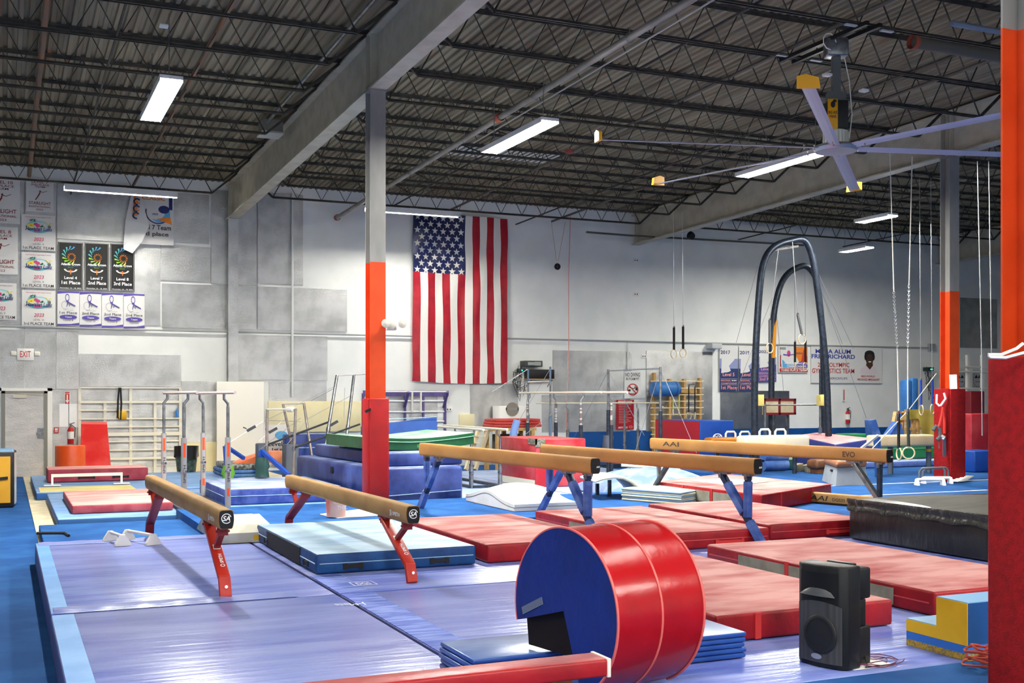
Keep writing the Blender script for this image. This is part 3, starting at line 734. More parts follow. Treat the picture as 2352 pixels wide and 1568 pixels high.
# banners
def banner(label, q, base, items, Y=WY-.07, group=None, name='banner', th=.008, warp=0):
    """items: (material, kind, args) in fractions of the sheet, origin lower left"""
    x0, z0, x1, z1 = pxbox(*q, Y); w, h = x1-x0, z1-z0
    b = MB(); b.box(x0, x1, Y, Y+th, z0, z1); n = tag(b.build(name, base), label, 'banner' if name == 'banner' else 'sign', group)
    by = {}
    for k, it in enumerate(items):
        m, kind, a = it[0], it[1], it[2:]
        key = (m.name, kind == 't')
        if key not in by: by[key] = (MB(), m, kind)
        bb = by[key][0]; yy = Y-.003-.0012*k
        P = lambda u, v: Vector((x0+w*u, yy, z0+h*v))
        if kind == 't':
            u0, v0, u1, v1, txt = a[:5]; bb.text(txt, P(u0, v0), Vector((w*(u1-u0), 0, 0)), Vector((0, 0, h*(v1-v0))), 0, a[5] if len(a) > 5 else .008, a[6] if len(a) > 6 else 0)
        elif kind == 'r': u0, v0, u1, v1 = a; bb.quad(P(u0, v0), Vector((w*(u1-u0), 0, 0)), Vector((0, 0, h*(v1-v0))))
        elif kind == 'e': u, v, ru, rv = a; bb.disc(P(u, v), Vector((w*ru, 0, 0)), Vector((0, 0, h*rv)), 22)
        elif kind == 'o': u, v, ru, rv, k2 = a[:5]; bb.ring(P(u, v), Vector((w*ru, 0, 0)), Vector((0, 0, h*rv)), k2, 26, 0, *(a[5:]))
        elif kind == 'p': bb.poly([P(*p) for p in a[0]])
        elif kind == 'l': bb.tube([P(*p) for p in a[1]], a[0]*w, 4, r2=(a[2]*w if len(a) > 2 else None))
    for (mn, ist), (bb, m, kind) in by.items(): bb.build('lettering' if ist else 'print', m, n)
    return n
BW = M('banner_white', 'dddcd8', .6); BK = M('banner_black', '1d1c1c', .3, 0, None, 4, (1,1,1), .3, 5)
PK = M('pink_print', 'c2365c', .7); TEAL = M('teal_print', '5fc3c6', .7); GRN = M('green_print', '2f6b4e', .7); YEL = M('yellow_print', 'ead94a', .7); MAG = M('magenta_print', 'd0467e', .7); NAVYP = M('navy_print', '2a3168', .7); GREYP = M('grey_print', '6d6d70', .7)
ORA = M('orange_print', 'e8842c', .7); PUR = M('purple_print', '584b9c', .7); LIME = M('lime_print', '97cf3c', .7); SKY = M('sky_print', '5aa6d8', .7)
def gymnast(m, u, v, s, sh=1.0):
    return [(m, 'l', .035*s, [(u-.30*s, v-.42*s*sh), (u-.12*s, v-.12*s*sh), (u-.05*s, v)], .05*s), (m, 'l', .05*s, [(u-.05*s, v), (u-.03*s, v+.12*s*sh)], .03*s), (m, 'l', .02*s, [(u-.03*s, v+.12*s*sh), (u+.18*s, v+.10*s*sh), (u+.4*s, v+.2*s*sh)], .012*s), (m, 'e', u-.02*s, v+.17*s*sh, .05*s, .035*s)]
def starlight(label, q, lines, k=1.0):
    it = [(MAROON, 't', .2, .86, .8, .93, lines[0]), (MAROON, 't', .17, .79, .83, .84, lines[1]), (MAROON, 't', .32, .73, .68, .775, 'TEAM')] + gymnast(MAROON, .52, .55, .6, .75)
    it += [(MAROON, 't', .1, .22, .9, .31, 'STARLIGHT'), (MAROON, 't', .1, .135, .9, .185, 'INVITATIONAL'), (MAROON, 't', .36, .05, .62, .1, '2023')]
    banner(label, q, BW, it)
starlight('white starlight banner with a gymnast, at the top beside the strip light', (60, 408, 123, 489), ('LEVEL 7', '2ND PLACE'))
starlight('white starlight banner cut by the left edge of the photo, upper one', (-38, 404, 46, 515), ('LEVEL 10', '1ST PLACE'))
starlight('white starlight banner cut by the left edge of the photo, second from the top', (-38, 518, 41, 631), ('LEVEL 8', '1ST PLACE'))
def luau(label, q, lev, place):
    it = [(PK, 't', .12, .91, .88, .95, 'Gymnastics Learning Center'), (TEAL, 'e', .5, .655, .37, .165), (M('pale_teal_print', 'b9e3e2', .7), 'e', .52, .68, .33, .125), (BW, 'e', .58, .71, .17, .06), (GRN, 'p', [(.1,.65),(.24,.73),(.3,.66),(.2,.63)]), (YEL, 'e', .24, .69, .08, .045), (YEL, 'e', .32, .72, .08, .045), (YEL, 'e', .3, .66, .08, .04), (ORA, 'e', .28, .69, .03, .018), (MAG, 'e', .42, .735, .06, .04), (MAG, 'e', .48, .70, .07, .045), (GRN, 'p', [(.52,.66),(.62,.72),(.66,.68),(.6,.645)]), (YEL, 'p', [(.7,.80),(.9,.78),(.79,.72)]), (BW, 'p', [(.74,.79),(.84,.8),(.8,.74)]), (GREYP, 'e', .82, .67, .05, .045), (MAG, 'e', .47, .535, .12, .02), (BW, 'p', [(.1,.6),(.5,.585),(.92,.555),(.94,.6),(.5,.655),(.1,.65)])]
    it += [(GRN, 'l', .025, [(.25, .83), (.34, .86), (.42, .81)], .008), (GRN, 'l', .02, [(.4, .87), (.36, .79)], .015), (TEAL, 'l', .02, [(.3, .8), (.36, .85), (.45, .84)], .008)]
    it += [(NAVYP, 't', .12, .55, .9, .66, 'Hawaiian Luau', .03, .25), (PK, 't', .36, .26, .66, .36, '2023', .01, .15), (GREYP, 't', .34, .15, .66, .2, lev), (INKK, 't', .05, .03, .95, .11, place)]
    banner(label, q, BW, it)
luau('white luau banner, level 4, directly below the starlight banner', (49, 491, 127, 577), 'LEVEL 4', '1st PLACE TEAM')
luau('white luau banner, level 8, middle of its column of three', (49, 578, 127, 663), 'LEVEL 8', '1st PLACE TEAM')
luau('white luau banner, level 10, lowest of its column of three', (50, 665, 127, 750), 'LEVEL 10', '3rd PLACE TEAM')
luau('white luau banner, level 9, cut by the left edge of the photo', (-38, 648, 38, 735), 'LEVEL 9', '2nd PLACE TEAM')
def crown(label, q, lev, place):
    it = [(BW, 'r', .02, .99, .98, .995), (BW, 'r', .02, .012, .98, .018), (BW, 'r', .03, .02, .038, .98), (BW, 'r', .962, .02, .97, .98)]
    for k in range(9):
        a = 1.2+k*.45; c = (SKY, SKY, TEAL, TEAL, TEAL, LIME, LIME, LIME, YEL)[k]
        u, v = .52+.36*math.cos(a), .73+.19*math.sin(a); u2, v2 = .52+.22*math.cos(a+.5), .73+.115*math.sin(a+.5)
        it.append((c, 'l', .045, [(u, v), ((u+u2)/2+.02, (v+v2)/2), (u2, v2)], .008))
    for k in range(13):
        a = k*.48; it.append((ORA, 'l', .02, [(.54+.17*math.cos(a), .69+.085*math.sin(a)), (.54+.1*math.cos(a+.2), .69+.05*math.sin(a+.2))], .008))
    it += [(INKW, 't', .12, .515, .88, .565, 'Atlantis Crown', .03), (SKY, 't', .22, .49, .78, .505, 'Gymnastics Invitational'), (LIME, 't', .4, .465, .6, .482, 'Boston'),
           (BW, 'o', .5, .44, .27, .07, .72, 3.2, 6.2), (ORA, 'l', .03, [(.5, .33), (.5, .38), (.42, .41)], .01), (ORA, 'l', .02, [(.5, .38), (.58, .41)], .01), (ORA, 'e', .5, .41, .03, .015),
           (INKW, 't', .25, .225, .75, .285, lev, .02), (INKW, 't', .14, .12, .88, .19, place, .02), (INKW, 't', .08, .025, .92, .05, 'December 16 - 18, 2022')]
    banner(label, q, BK, it, group=None)
crown('black banner reading Level 4 1st Place, left of three', (133, 555, 191, 667), 'Level 4', '1st Place')
crown('black banner reading Level 7 2nd Place, middle of three', (194, 557, 250, 668), 'Level 7', '2nd Place')
crown('black banner reading Level 8 3rd Place, under the torn banner', (253, 559, 309, 670), 'Level 8', '3rd Place')
def ribbon(label, q, place, lev):
    it = [(PUR, 'p', [(0, 1), (1, 1), (1, .95), (.5, .955), (0, .92)]), (PUR, 'p', [(0, 0), (1, .02), (1, .1), (.6, .06), (0, .055)]), (PUR, 'o', .45, .82, .1, .11, .72), (PUR, 'l', .035, [(.4, .72), (.82, .58)]), (PUR, 'l', .03, [(.5, .73), (.42, .55)], .02),
          (GREYP, 'o', .36, .6, .18, .12, .93, 1, 5.4), (GREYP, 'e', .55, .6, .02, .04), (GREYP, 't', .42, .6, .72, .64, 'Spring'), (GREYP, 't', .28, .45, .72, .47, 'FEB. 2-4, 2023'), (INKK, 't', .1, .35, .9, .42, place), (PUR, 'e', .5, .26, .4, .065), (BW, 't', .34, .235, .66, .285, 'Team', .02), (GREYP, 't', .28, .14, .72, .185, lev)]
    banner(label, q, BW, it)
ribbon('purple ribbon banner reading 1st Place Level 4, first of four', (132, 668, 182, 749), '1st Place', 'Level 4')
ribbon('purple ribbon banner reading 2nd Place Level 10, second of four', (183, 670, 233, 751), '2nd Place', 'Level 10')
ribbon('purple ribbon banner reading 2nd Place Level 8, third of four', (234, 672, 283, 753), '2nd Place', 'Level 8')
ribbon('purple ribbon banner reading 2nd Place Platinum, rightmost of four', (284, 674, 332, 755), '2nd Place', 'Platinum')
# torn banner hanging down at one corner
n = banner('white banner half torn off with one corner folded down, under the strip light', (318, 446, 399, 564), BW, [(SKY, 'e', .62, .62, .28, .17), (BW, 'e', .5, .66, .25, .15), (NAVYP, 'o', .55, .66, .36, .24, .9, 2.9, 5.6), (NAVYP, 'e', .72, .72, .16, .08), (ORA, 'p', [(.5,.52),(.95,.42),(.9,.58),(.7,.55)]), (ORA, 't', .1, .9, .75, .98, 'CLASSIC', .03), (NAVYP, 't', .38, .6, .55, .64, '2023'), (NAVYP, 'r', .86, .72, .96, .97), (INKK, 't', .2, .3, .92, .4, 'el 7 Team', .02), (INKK, 't', .12, .15, .85, .26, 'rd place', .02)], Y=WY-.12)
b = MB(); Yf = WY-.16
def fp(x, y, dy=0): v = V(x, y, Yf); v.y -= dy; return v
b.add([fp(301, 448), fp(322, 446, .02), fp(342, 520, .1), fp(318, 512, .06), fp(288, 505, .03)], [(0, 1, 2, 3, 4)]); b.add([fp(288, 505, .03), fp(318, 512, .06), fp(342, 520, .1), fp(325, 556, .1), fp(304, 582, .02), fp(283, 572, .02)], [(0, 1, 2, 3, 4, 5)], 1)
b.build('folded_corner', [BW, M('banner_back', 'e4e4e2', .7)], n, .004)
b = MB()
for k in range(6): 
    p = fp(303+k*1.5-k*2.0, 455+k*8, .05); p.x += .02; b.ring(p + Vector((.1, -.02, 0)), (.09,0,0), (0,0,.09), .6, 12, k % 2, .5, 5)
b.build('print', [ORA, NAVYP], n)
# signs
n = banner('white sign reading NO DIVING IN FOAM PIT with a red crossed circle', (1434, 852, 1472, 915), BW, [(INKK, 't', .06, .8, .94, .94, 'NO DIVING', .01), (INKK, 't', .1, .67, .9, .77, 'IN FOAM PIT', .01), (INKK, 'l', .03, [(.3, .42), (.45, .38), (.58, .36), (.66, .46)], .02), (INKK, 'e', .3, .3, .08, .04), (INKK, 'l', .02, [(.32, .18), (.68, .18)]), (INKK, 'r', .66, .3, .78, .42), (INKR, 'o', .5, .33, .34, .22, .82), (INKR, 'l', .03, [(.27, .48), (.73, .18)])], name='sign', Y=WY-.05)
REDSG = M('red_sign', 'a81b26', .5)
it = [(BW, 'r', .1, .9, .9, .97), (INKR, 't', .14, .91, .86, .96, 'ATTENTION: FOAM PIT RULES')]
for k in range(12): it.append((M('pale_red_print', 'e3a8a8', .6), 'r', .12, .83-.055*k, (.86, .7, .8, .62)[k % 4], .845-.055*k))
it += [(INKW, 't', .08, .04, .62, .1, 'SAFETY FIRST', .02), (M('pale_red_print', 'e3a8a8'), 'o', .8, .09, .1, .04, .7)]
banner('red rules sign with white lines of text, below the no diving sign', (1416, 918, 1456, 986), REDSG, it, name='sign', Y=WY-.05)
banner('white sign with a red down arrow above two white papers', (148, 899, 161, 927), BW, [(INKR, 'r', .08, .86, .92, .97), (INKR, 'r', .1, .0, .9, .82), (BW, 'p', [(.38, .75), (.62, .75), (.62, .3), (.85, .3), (.5, .03), (.15, .3), (.38, .3)])], name='sign', Y=WY-.05)
for l, q in (('left white paper on the wall below the red arrow', (136, 927, 157, 980)), ('right white paper on the wall below the red arrow', (159, 927, 180, 981))):
    banner(l, q, PAPER, [], name='paper_notice', Y=WY-.05)
banner('small red and white alarm box right of the door', (124, 981, 135, 994), M('alarm_red', 'b5302c', .5), [(BW, 'r', .2, .45, .8, .85), (BW, 't', .2, .12, .8, .35, 'FIRE', .02)], name='alarm_box', Y=WY-.09, th=.05)
# exit sign
t = T('exit_sign', 'white EXIT sign with two side lamps above the grey door', 'exit sign', (.47, WY-.05, 2.84))
b = MB(); b.box(.28, .66, WY-.09, WY-.03, 2.84, 3.13, 0, .01); b.build('body', WHITE, t)
b = MB(); b.text('EXIT', (.35, WY-.093, 2.92), (.24, 0, 0), (0, 0, .15), 0, .012); b.build('lettering', M('exit_red', 'c9372c', .5), t)
for x0, x1 in ((.14, .275), (.665, .8)):
    b = MB(); b.box(x0, x1, WY-.1, WY-.03, 2.95, 3.06, 0, .02); b.build('lamp', M('cream_plastic', 'e6e2d2', .5), t)
# door
b = MB(); fz = 2.10
for x0, x1, z0, z1 in ((-.06, .02, 0, fz), (.89, .97, 0, fz), (-.06, .97, 2.04, fz)): b.box(x0, x1, WY-.09, WY, z0, z1)
for x0, x1, z0, z1 in ((-.12, -.06, 0, 2.17), (.97, 1.08, 0, 2.17), (-.12, 1.08, fz, 2.17)): b.box(x0, x1, WY-.05, WY, z0, z1, 1)
dr = ST(b.build('door_1', [M('door_frame_grey', '85847c', .5), WHITE])); dr.o['label'] = 'grey metal door frame with foil covered door'
b = MB(); b.box(.02, .89, WY-.06, WY-.02, .01, 2.04); b.build('door_leaf', M('foil_dull', 'b9b7b4', .45, .55, 'c9c4c0', 2, (1,1,4), .3, 20, (1,1,4)), dr)
b = MB(); b.box(.19, .5, WY-.13, WY-.07, 1.93, 2.01); b.bar((.3, WY-.1, 2.03), (.86, WY-.1, 2.02), .03, .02); b.build('door_closer', M('closer_beige', 'cfc9b8', .5), dr)
b = MB(); b.box(.75, .89, WY-.11, WY-.06, .95, 1.2); b.box(.72, .9, WY-.14, WY-.1, 1.04, 1.09); b.build('door_lock', STEEL, dr)
# white stall bars
SB = M('cream_rail', 'e9e4d2', .5)
t = T('stall_bars', 'white wooden stall bars on the wall behind the red wedge', 'stall bars', (2.9, 29.9, 0))
Yb = 30.08
for px_ in (183, 241, 300, 356, 414):
    a, c = V(px_, 892 if px_ in (183, 300, 414) else 925, Yb), V(px_, 1066, Yb); b = MB(); b.bar((a.x, Yb, .02), a, .06, .07); b.build('post', SB, t)
for py, r, x0, x1 in ((890, .014, 183, 415), (923, .03, 183, 415), (942, .017, 183, 300), (962, .017, 183, 415), (981, .017, 183, 415), (998, .045, 183, 415), (1015, .017, 183, 415), (1035, .017, 183, 415), (1055, .03, 183, 415)):
    a, c = V(x0, py, Yb-.05), V(x1, py+.4, Yb-.05); c.z = a.z; MB().bar(a, c, .03, r*2).build('rung', SB, t)
a = V(274, 890, 29.98); tag(MB().tube([a, a + Vector((-.03, 0, -.3)), a + Vector((-.04, -.02, -.75)), a + Vector((.03, 0, -.8)), a + Vector((.05, 0, -.4)), a + Vector((.03, 0, 0))], .022, 6).build('resistance_band', DK), 'dark stretch band looped over the top rail of the white stall bars', 'exercise band')
a = V(281, 963, 30.0); b = MB(); b.box(a.x-.1, a.x+.1, 29.97, 30.13, a.z, a.z+.22, 0, .01); tag(b.build('foam_block', YELLOW), 'yellow foam square resting on the white stall bars', 'foam block')
a = V(407, 957, 30.02); b = MB(); b.lathe([(0, 0), (.035, 0), (.035, .15), (.015, .18), (.015, .21), (0, .21)], a, (0,0,1), 12); tag(b.build('water_bottle', M('bottle_blue', '2f7cc9', .3)), 'blue bottle on a rung at the right end of the white stall bars', 'bottle')
def extinguisher(label, x, y, z):
    t = T('fire_extinguisher', label, 'fire extinguisher', (x, y, z))
    b = MB(); b.lathe([(0, 0), (.07, 0), (.075, .02), (.075, .34), (.05, .4), (.025, .42)], (x, y, z)); b.build('cylinder', M('extinguisher_red', 'b3211f', .35), t)
    b = MB(); b.lathe([(.077, .12), (.077, .3)], (x, y, z)); b.build('label', WHITE, t)
    b = MB(); b.box(x-.02, x+.02, y-.03, y+.03, z+.42, z+.5); b.bar((x-.03, y, z+.48), (x+.09, y, z+.52), .02, .02); b.build('valve', M('valve_grey', '5a5a5c', .4), t)
    MB().tube([(x+.02, y-.02, z+.46), (x+.1, y-.03, z+.4), (x+.09, y-.03, z+.15)], .01, 6).build('hose', RUBBER, t)
extinguisher('white and red fire extinguisher behind the orange foam cylinder', 1.5, 30.06, .8)
extinguisher('red fire extinguisher on the wall right of the ring tower', 25.73, 30.06, 1.08)
banner('slim white extinguisher sign above the right fire extinguisher', (1935.5, 892, 1941, 922), BW, [(INKR, 'r', .3, .1, .7, .9)], name='sign', Y=WY-.04)
# right hand banners
def state(label, q, yr, lev, place, m1):
    it = [(m1, 'r', 0, 0, 1, .5), (M('mid_blue_fade', '8c94bd', .6), 'r', 0, .5, 1, .72), (NAVYP, 't', .04, .82, .58, .9, yr, .02), (BW, 'p', [(.1, .72), (.5, .75), (.55, .9), (.72, .92), (.8, .7), (.5, .56), (.6, .45), (.45, .42), (.08, .4)]), (M('salmon_print', 'e89a90', .6), 't', .16, .33, .8, .41, lev, .02), (BW, 'r', .04, .27, .96, .275), (M('salmon_print', 'e89a90'), 't', .06, .215, .6, .255, 'REGIONAL', .02), (INKW, 't', .64, .22, .92, .25, '***', .02), (M('salmon_print', 'e89a90'), 't', .06, .155, .94, .19, 'CHAMPIONSHIP', .02), (BW, 'r', .04, .135, .96, .14), (M('salmon_print', 'e89a90'), 't', .06, .04, .92, .12, place, .02)]
    banner(label, q, BW, it)
DBL = M('deep_blue_print', '2b3a68', .6); VBL = M('violet_blue_print', '4b4a94', .6)
state('blue and white 2017 state banner, leftmost on the right part of the wall', (1653, 794, 1695, 898), '2017', 'Level 5', '1st Place', DBL)
state('blue and white 2019 state banner behind the ring tower leg', (1697, 795, 1740, 898), '2019', 'Level 7', '1st Place', DBL)
state('violet 2022 state banner between the two ring tower legs', (1741, 796, 1783, 877), '2022', 'Level 8', '2nd Place', VBL)
banner('square orange and blue banner reading THIRD PLACE TEAM', (1788, 794, 1856, 856), BW, [(ORA, 'p', [(.5, .98), (.98, .98), (.98, .18), (.75, .3), (.6, .6)]), (M('flame_print', 'c8452c', .6), 'p', [(.85, .9), (.98, .6), (.98, .25), (.75, .4)]), (SKY, 'p', [(.12, .5), (.3, .3), (.6, .3), (.5, .18), (.14, .18)]), (PUR, 'p', [(.5, .18), (.98, .18), (.98, .38), (.7, .42)]), (INKK, 't', .04, .87, .24, .95, '2025', .02), (NAVYP, 't', .56, .7, .8, .77, 'REGION', .02), (MAG, 'e', .34, .72, .06, .12), (PUR, 'l', .02, [(.16, .68), (.34, .66), (.52, .7)], .01), (INKR, 'r', .03, .03, .98, .155), (INKW, 't', .08, .055, .92, .13, 'THIRD PLACE TEAM', .02), (INKW, 't', .2, .32, .95, .39, "MEN'S GYMNASTICS", .02), (INKW, 't', .27, .2, .93, .28, 'CHAMPIONSHIPS', .02), (INKR, 't', .04, .22, .08, .65, 'I', 0)])
SKIN = M('portrait_brown', '4a3527', .6); SHIRT = M('portrait_shirt', 'ddd0d2', .6)
banner('wide white banner with blue and red lettering and a portrait, right of the ring tower', (1863, 795, 2026, 880), BW, [(INKB, 't', .06, .81, .55, .93, 'MEGA ALUM', .025), (INKB, 't', .005, .67, .61, .79, 'FRED RICHARD', .025), (INKR, 't', .09, .44, .53, .56, '2024 OLYMPIC', .015), (INKR, 't', .01, .27, .6, .40, 'GYMNASTICS TEAM', .015), (NAVYP, 't', .12, .08, .5, .16, '@FREDERICKFLIPS', .005),
    (SHIRT, 'p', [(.675, .27), (.69, .4), (.76, .5), (.88, .5), (.91, .42), (.925, .27)]), (SKIN, 'p', [(.765, .5), (.775, .6), (.86, .6), (.865, .5), (.82, .38)]), (SKIN, 'e', .815, .68, .055, .17), (INKK, 'e', .815, .82, .07, .1), (INKK, 'e', .76, .74, .02, .1), (INKK, 'e', .872, .74, .018, .1), (SKIN, 'e', .818, .72, .042, .1), (INKW, 'e', .818, .6, .022, .015), (INKK, 'e', .80, .7, .007, .012), (INKK, 'e', .836, .7, .007, .012), (INKR, 't', .69, .17, .89, .22, '2023 WORLD', .015), (INKR, 't', .64, .08, .96, .13, 'BRONZE MEDALIST', .015)])
b = MB(); a = pxbox(1634, 788, 1657, 801, WY-.3); b.box(a[0], a[2], WY-.35, WY, a[1], a[3], 0, .02); tag(b.build('speaker_box', M('pale_grey_box', 'c2c4c4', .5)), 'pale grey box on the wall left of the 2017 banner', 'box')
# radio shelf
a = pxbox(1210, 868, 1272, 872, 29.9); t = T('wall_shelf', 'small wooden wall shelf carrying dark radio gear', 'shelf', (14.3, 29.9, a[1]))
b = MB(); b.box(a[0], a[2], 29.75, WY, a[1], a[1]+.025); b.build('board', WOOD, t)
for x in (a[0]+.1, a[2]-.1): MB().bar((x, WY-.02, a[1]-.2), (x, 29.8, a[1]), .02, .02).build('bracket', STEEL, t)
q = pxbox(1212, 848, 1272, 867, 29.85); b = MB(); b.box(q[0], q[2], 29.8, 30.1, a[1]+.03, q[3], 0, .01); tag(b.build('amplifier', BLACK), 'black box with cables standing on the wall shelf', 'amplifier')
q2 = pxbox(1203, 828, 1244, 842, 29.85); t = T('radio', 'grey radio unit above the wall shelf', 'radio', ((q2[0]+q2[2])/2, 29.9, q2[1]))
b = MB(); b.box(q2[0], q2[2], 29.78, 30.12, q2[1], q2[3], 0, .01); b.build('body', M('radio_dark', '3a3d3b', .5), t)
b = MB(); b.box(q2[0]+.1, q2[0]+.4, 29.775, 29.78, q2[1]+.04, q2[3]-.04); b.box(q2[2]-.25, q2[2]-.05, 29.772, 29.78, q2[1]+.03, q2[3]-.03); b.build('front_panel', M('radio_panel', '9aa09c', .5), t)
def tangle(name, label, px, py, Y, w, h, n, m=BLACK, rad=.008):
    c = V(px, py, Y); pts = [(c.x + w*rr.uniform(-1, 1), Y + rr.uniform(-.05, .05), c.z + h*rr.uniform(-1, 1)) for _ in range(n)]
    sm = []
    for i in range(len(pts)-1):
        for k in range(4): sm.append(Vector(pts[i]).lerp(Vector(pts[i+1]), k/4))
    return tag(MB().tube(sm, rad, 5).build(name, m), label, 'cable')
tangle('cable_bundle', 'tangle of dark cables hanging left of the radio shelf', 1187, 880, 29.95, .18, .55, 26)
tangle('cable_bundle', 'grey cables bunched below the radio shelf', 1200, 895, 29.9, .22, .28, 22, M('grey_cable', '6f7070', .5))
q = pxbox(1189, 846, 1206, 856, 29.9); b = MB(); b.box(q[0], q[2], 29.85, 30.0, q[1], q[3], 0, .01); n = tag(b.build('control_box', M('control_dark', '20302f', .4)), 'small dark control box with a green light left of the shelf', 'control box')
b = MB(); b.box(q[0]+.1, q[2]-.1, 29.845, 29.85, q[1]+.05, q[1]+.09); b.build('status_light', M('green_glow', '3ed8b0', .5, emit=1.5), n)
# white heater unit
q = pxbox(1144, 932, 1204, 962, 29.6); t = T('fan_heater', 'white heater unit with a round grille below the radio shelf', 'heater', ((q[0]+q[2])/2, 29.6, q[1]))
b = MB(); b.box(q[0], q[2], 29.5, 30.0, .01, q[3], 0, .01); b.build('cabinet', WHITE, t)
xc = q[2]-.42; b = MB(); b.ring((xc, 29.49, q[1]+.28), (.2,0,0), (0,0,.2), .85); b.disc((xc, 29.492, q[1]+.28), (.17,0,0), (0,0,.17)); b.build('round_grille', M('grille_brown', '8d8378', .6), t)
b = MB(); b.box(xc-.2, xc+.2, 29.49, 29.5, q[3]-.13, q[3]-.05); b.build('vent', M('vent_grey', '8a8c8a', .5), t)
# purple stall bars
PURP = M('purple_steel', '62548f', .5, 0, '544778', 4)
t = T('pull_up_rack', 'purple wall rack with white bars right of the middle column', 'stall bars', (10.2, 29.7, .8)); Yp = 30.1
for px_ in (834, 930, 972, 1022): 
    a = V(px_, 903, Yp); MB().bar((a.x, Yp, .01), a, .09, .05).build('post', PURP, t)
a, c = V(834, 903, Yp), V(1030, 903, Yp); c.z = a.z; b = MB(); b.bar(a, c, .04, .16); b.build('top_rail', PURP, t)
for px_ in (938, 1028): 
    a, c = V(px_-9, 935, Yp), V(px_, 900, Yp-.55); MB().bar(a, c, .07, .05).build('arm', PURP, t)
a, c = V(880, 899, Yp-.5), V(1028, 898, Yp-.5); c.z = a.z; MB().tube([a, c], .02, 8).build('pull_up_bar', WHITE, t)
for py in (921, 946, 969):
    a, c = V(838, py, Yp-.03), V(1020, py, Yp-.03); c.z = a.z; MB().tube([a, c], .025, 8).build('rung', M('rack_white', 'dfe1e2', .5), t)
for px_, l in ((947, 'left'), (967, 'right')):
    a = V(px_, 900, Yp-.5); tag(MB().tube([a, a - Vector((0,0,.12)), a - Vector((0,0,.56))], .03, 8).build('hanging_handle', M('pale_tape', 'dcd8cd', .7)), f'{l} white taped handle hanging from the purple rack', 'handle')
# wooden stall bars, right
t = T('stall_bars', 'wooden stall bars on the wall behind the brown beams', 'stall bars', (19.1, 29.8, .3)); Yw = 30.06
for px_, pt in ((1502, 856), (1537, 870), (1571, 870), (1607, 868)):
    a = V(px_, pt, Yw); MB().bar((a.x, Yw, .01), a, .13, .08).build('post', WOOD, t)
for k in range(11):
    py = 876 + k*15.2 if k else 875; a, c = V(1495, py, Yw-.05), V(1616, py, Yw-.05); c.z = a.z; MB().tube([a, c], .022, 7).build('rung', M('pale_rung', 'd9c9a4', .5), t)
for py in (898, 987):
    a, c = V(1565, py, Yw-.09), V(1600, py, Yw-.09); c.z = a.z; MB().bar(a, c, .03, .12).build('step_board', WOOD, t)
a, c = V(1498, 893, 29.55), V(1557, 894, 29.55); c.z = a.z; L = (c-a).length; b = MB(); b.lathe([(0, 0), (.19, .01), (.23, .06), (.23, L-.06), (.19, L-.01), (0, L)], a, (1,0,0), 20); n = tag(b.build('foam_roller', M('roller_blue', '3d78b8', .45, 0, '356cab', 3)), 'blue foam roll hung on the wooden stall bars', 'foam roll')
b = MB(); b.lathe([(.235, 0), (.235, .04)], a + Vector((L*.82, 0, 0)), (1,0,0), 20); b.build('band', M('dark_blue_band', '274f86', .5), n)
def gym_ring(b, c, r=.118, tr=.014, yaw=0.0, mi=0):
    u = Vector((math.cos(yaw), math.sin(yaw), 0)); c = Vector(c)
    return b.tube([c + u*r*math.cos(a) + Vector((0,0,r*math.sin(a))) for a in [2*math.pi*i/20 for i in range(20)]], tr, 6, mi, closed=True)
RINGW = M('ring_wood', 'd8c4a0', .5)
def hung_ring(label, top, joint, low, strap, m1=CABLE, yaw=0.0, r1=.006, r2=.02, r=.118, group=None):
    """cable from top to joint, strap from joint to low, ring below"""
    top, joint, low = Vector(top), Vector(joint), Vector(low)
    t = T('gymnastic_ring', label, 'gymnastic ring', low, group)
    MB().tube([top, joint], r1, 5).build('cable', m1, t); MB().tube([joint, low], r2, 6).build('strap', strap, t)
    MB().obox(joint, (.02,0,0), (0,.015,0), (0,0,.04)).build('buckle', CHROME, t)
    gym_ring(MB(), low - Vector((0,0,r)), r, .014, yaw).build('ring', RINGW, t)
YS = M('yellow_strap', 'd9c93c', .7)
for px_, l in ((1546, 'left'), (1560, 'right')):
    a = V(px_, 893, 29.6); hung_ring(f'{l} small ring on a yellow chain on the wooden stall bars', V(px_, 883, 29.62), a, V(px_, 940, 29.6), YS, YS, .9, r=.09)
for px_, l in ((1582, 'left'), (1596, 'right')):
    hung_ring(f'{l} ring on a black strap at the right of the wooden stall bars', V(px_, 876, 29.62), V(px_, 886, 29.6), V(px_, 947, 29.6), DK, CABLE, .3 if l == 'left' else 1.2, r=.11)
# pulley ring and pink rope on the wall
t = T('pulley', 'small black weight hanging from a V of cord right of the flag', 'pulley', (14.83, 29.9, 5.7))
b = MB(); b.lathe([(.02, -.03), (.09, -.03), (.1, 0), (.09, .03), (.02, .03)], (14.83, 29.9, 5.78), (0,1,0), 18); b.build('wheel', RUBBER, t)
MB().tube([(14.63, 29.9, 7.1), (14.80, 29.9, 5.95), (14.86, 29.9, 5.95), (15.09, 29.9, 7.1)], .008, 5).build('cord', M('tan_cord', 'b9a38c', .8), t)
tag(MB().tube([(15.21, 29.8, 7.3), (15.15, 29.8, 5.5), (15.1, 29.7, 3.5), (15.02, 29.7, 1.0)], .013, 5).build('climbing_rope', M('pink_rope', 'd8938c', .8)), 'thin pink rope hanging down the wall right of the flag', 'rope')
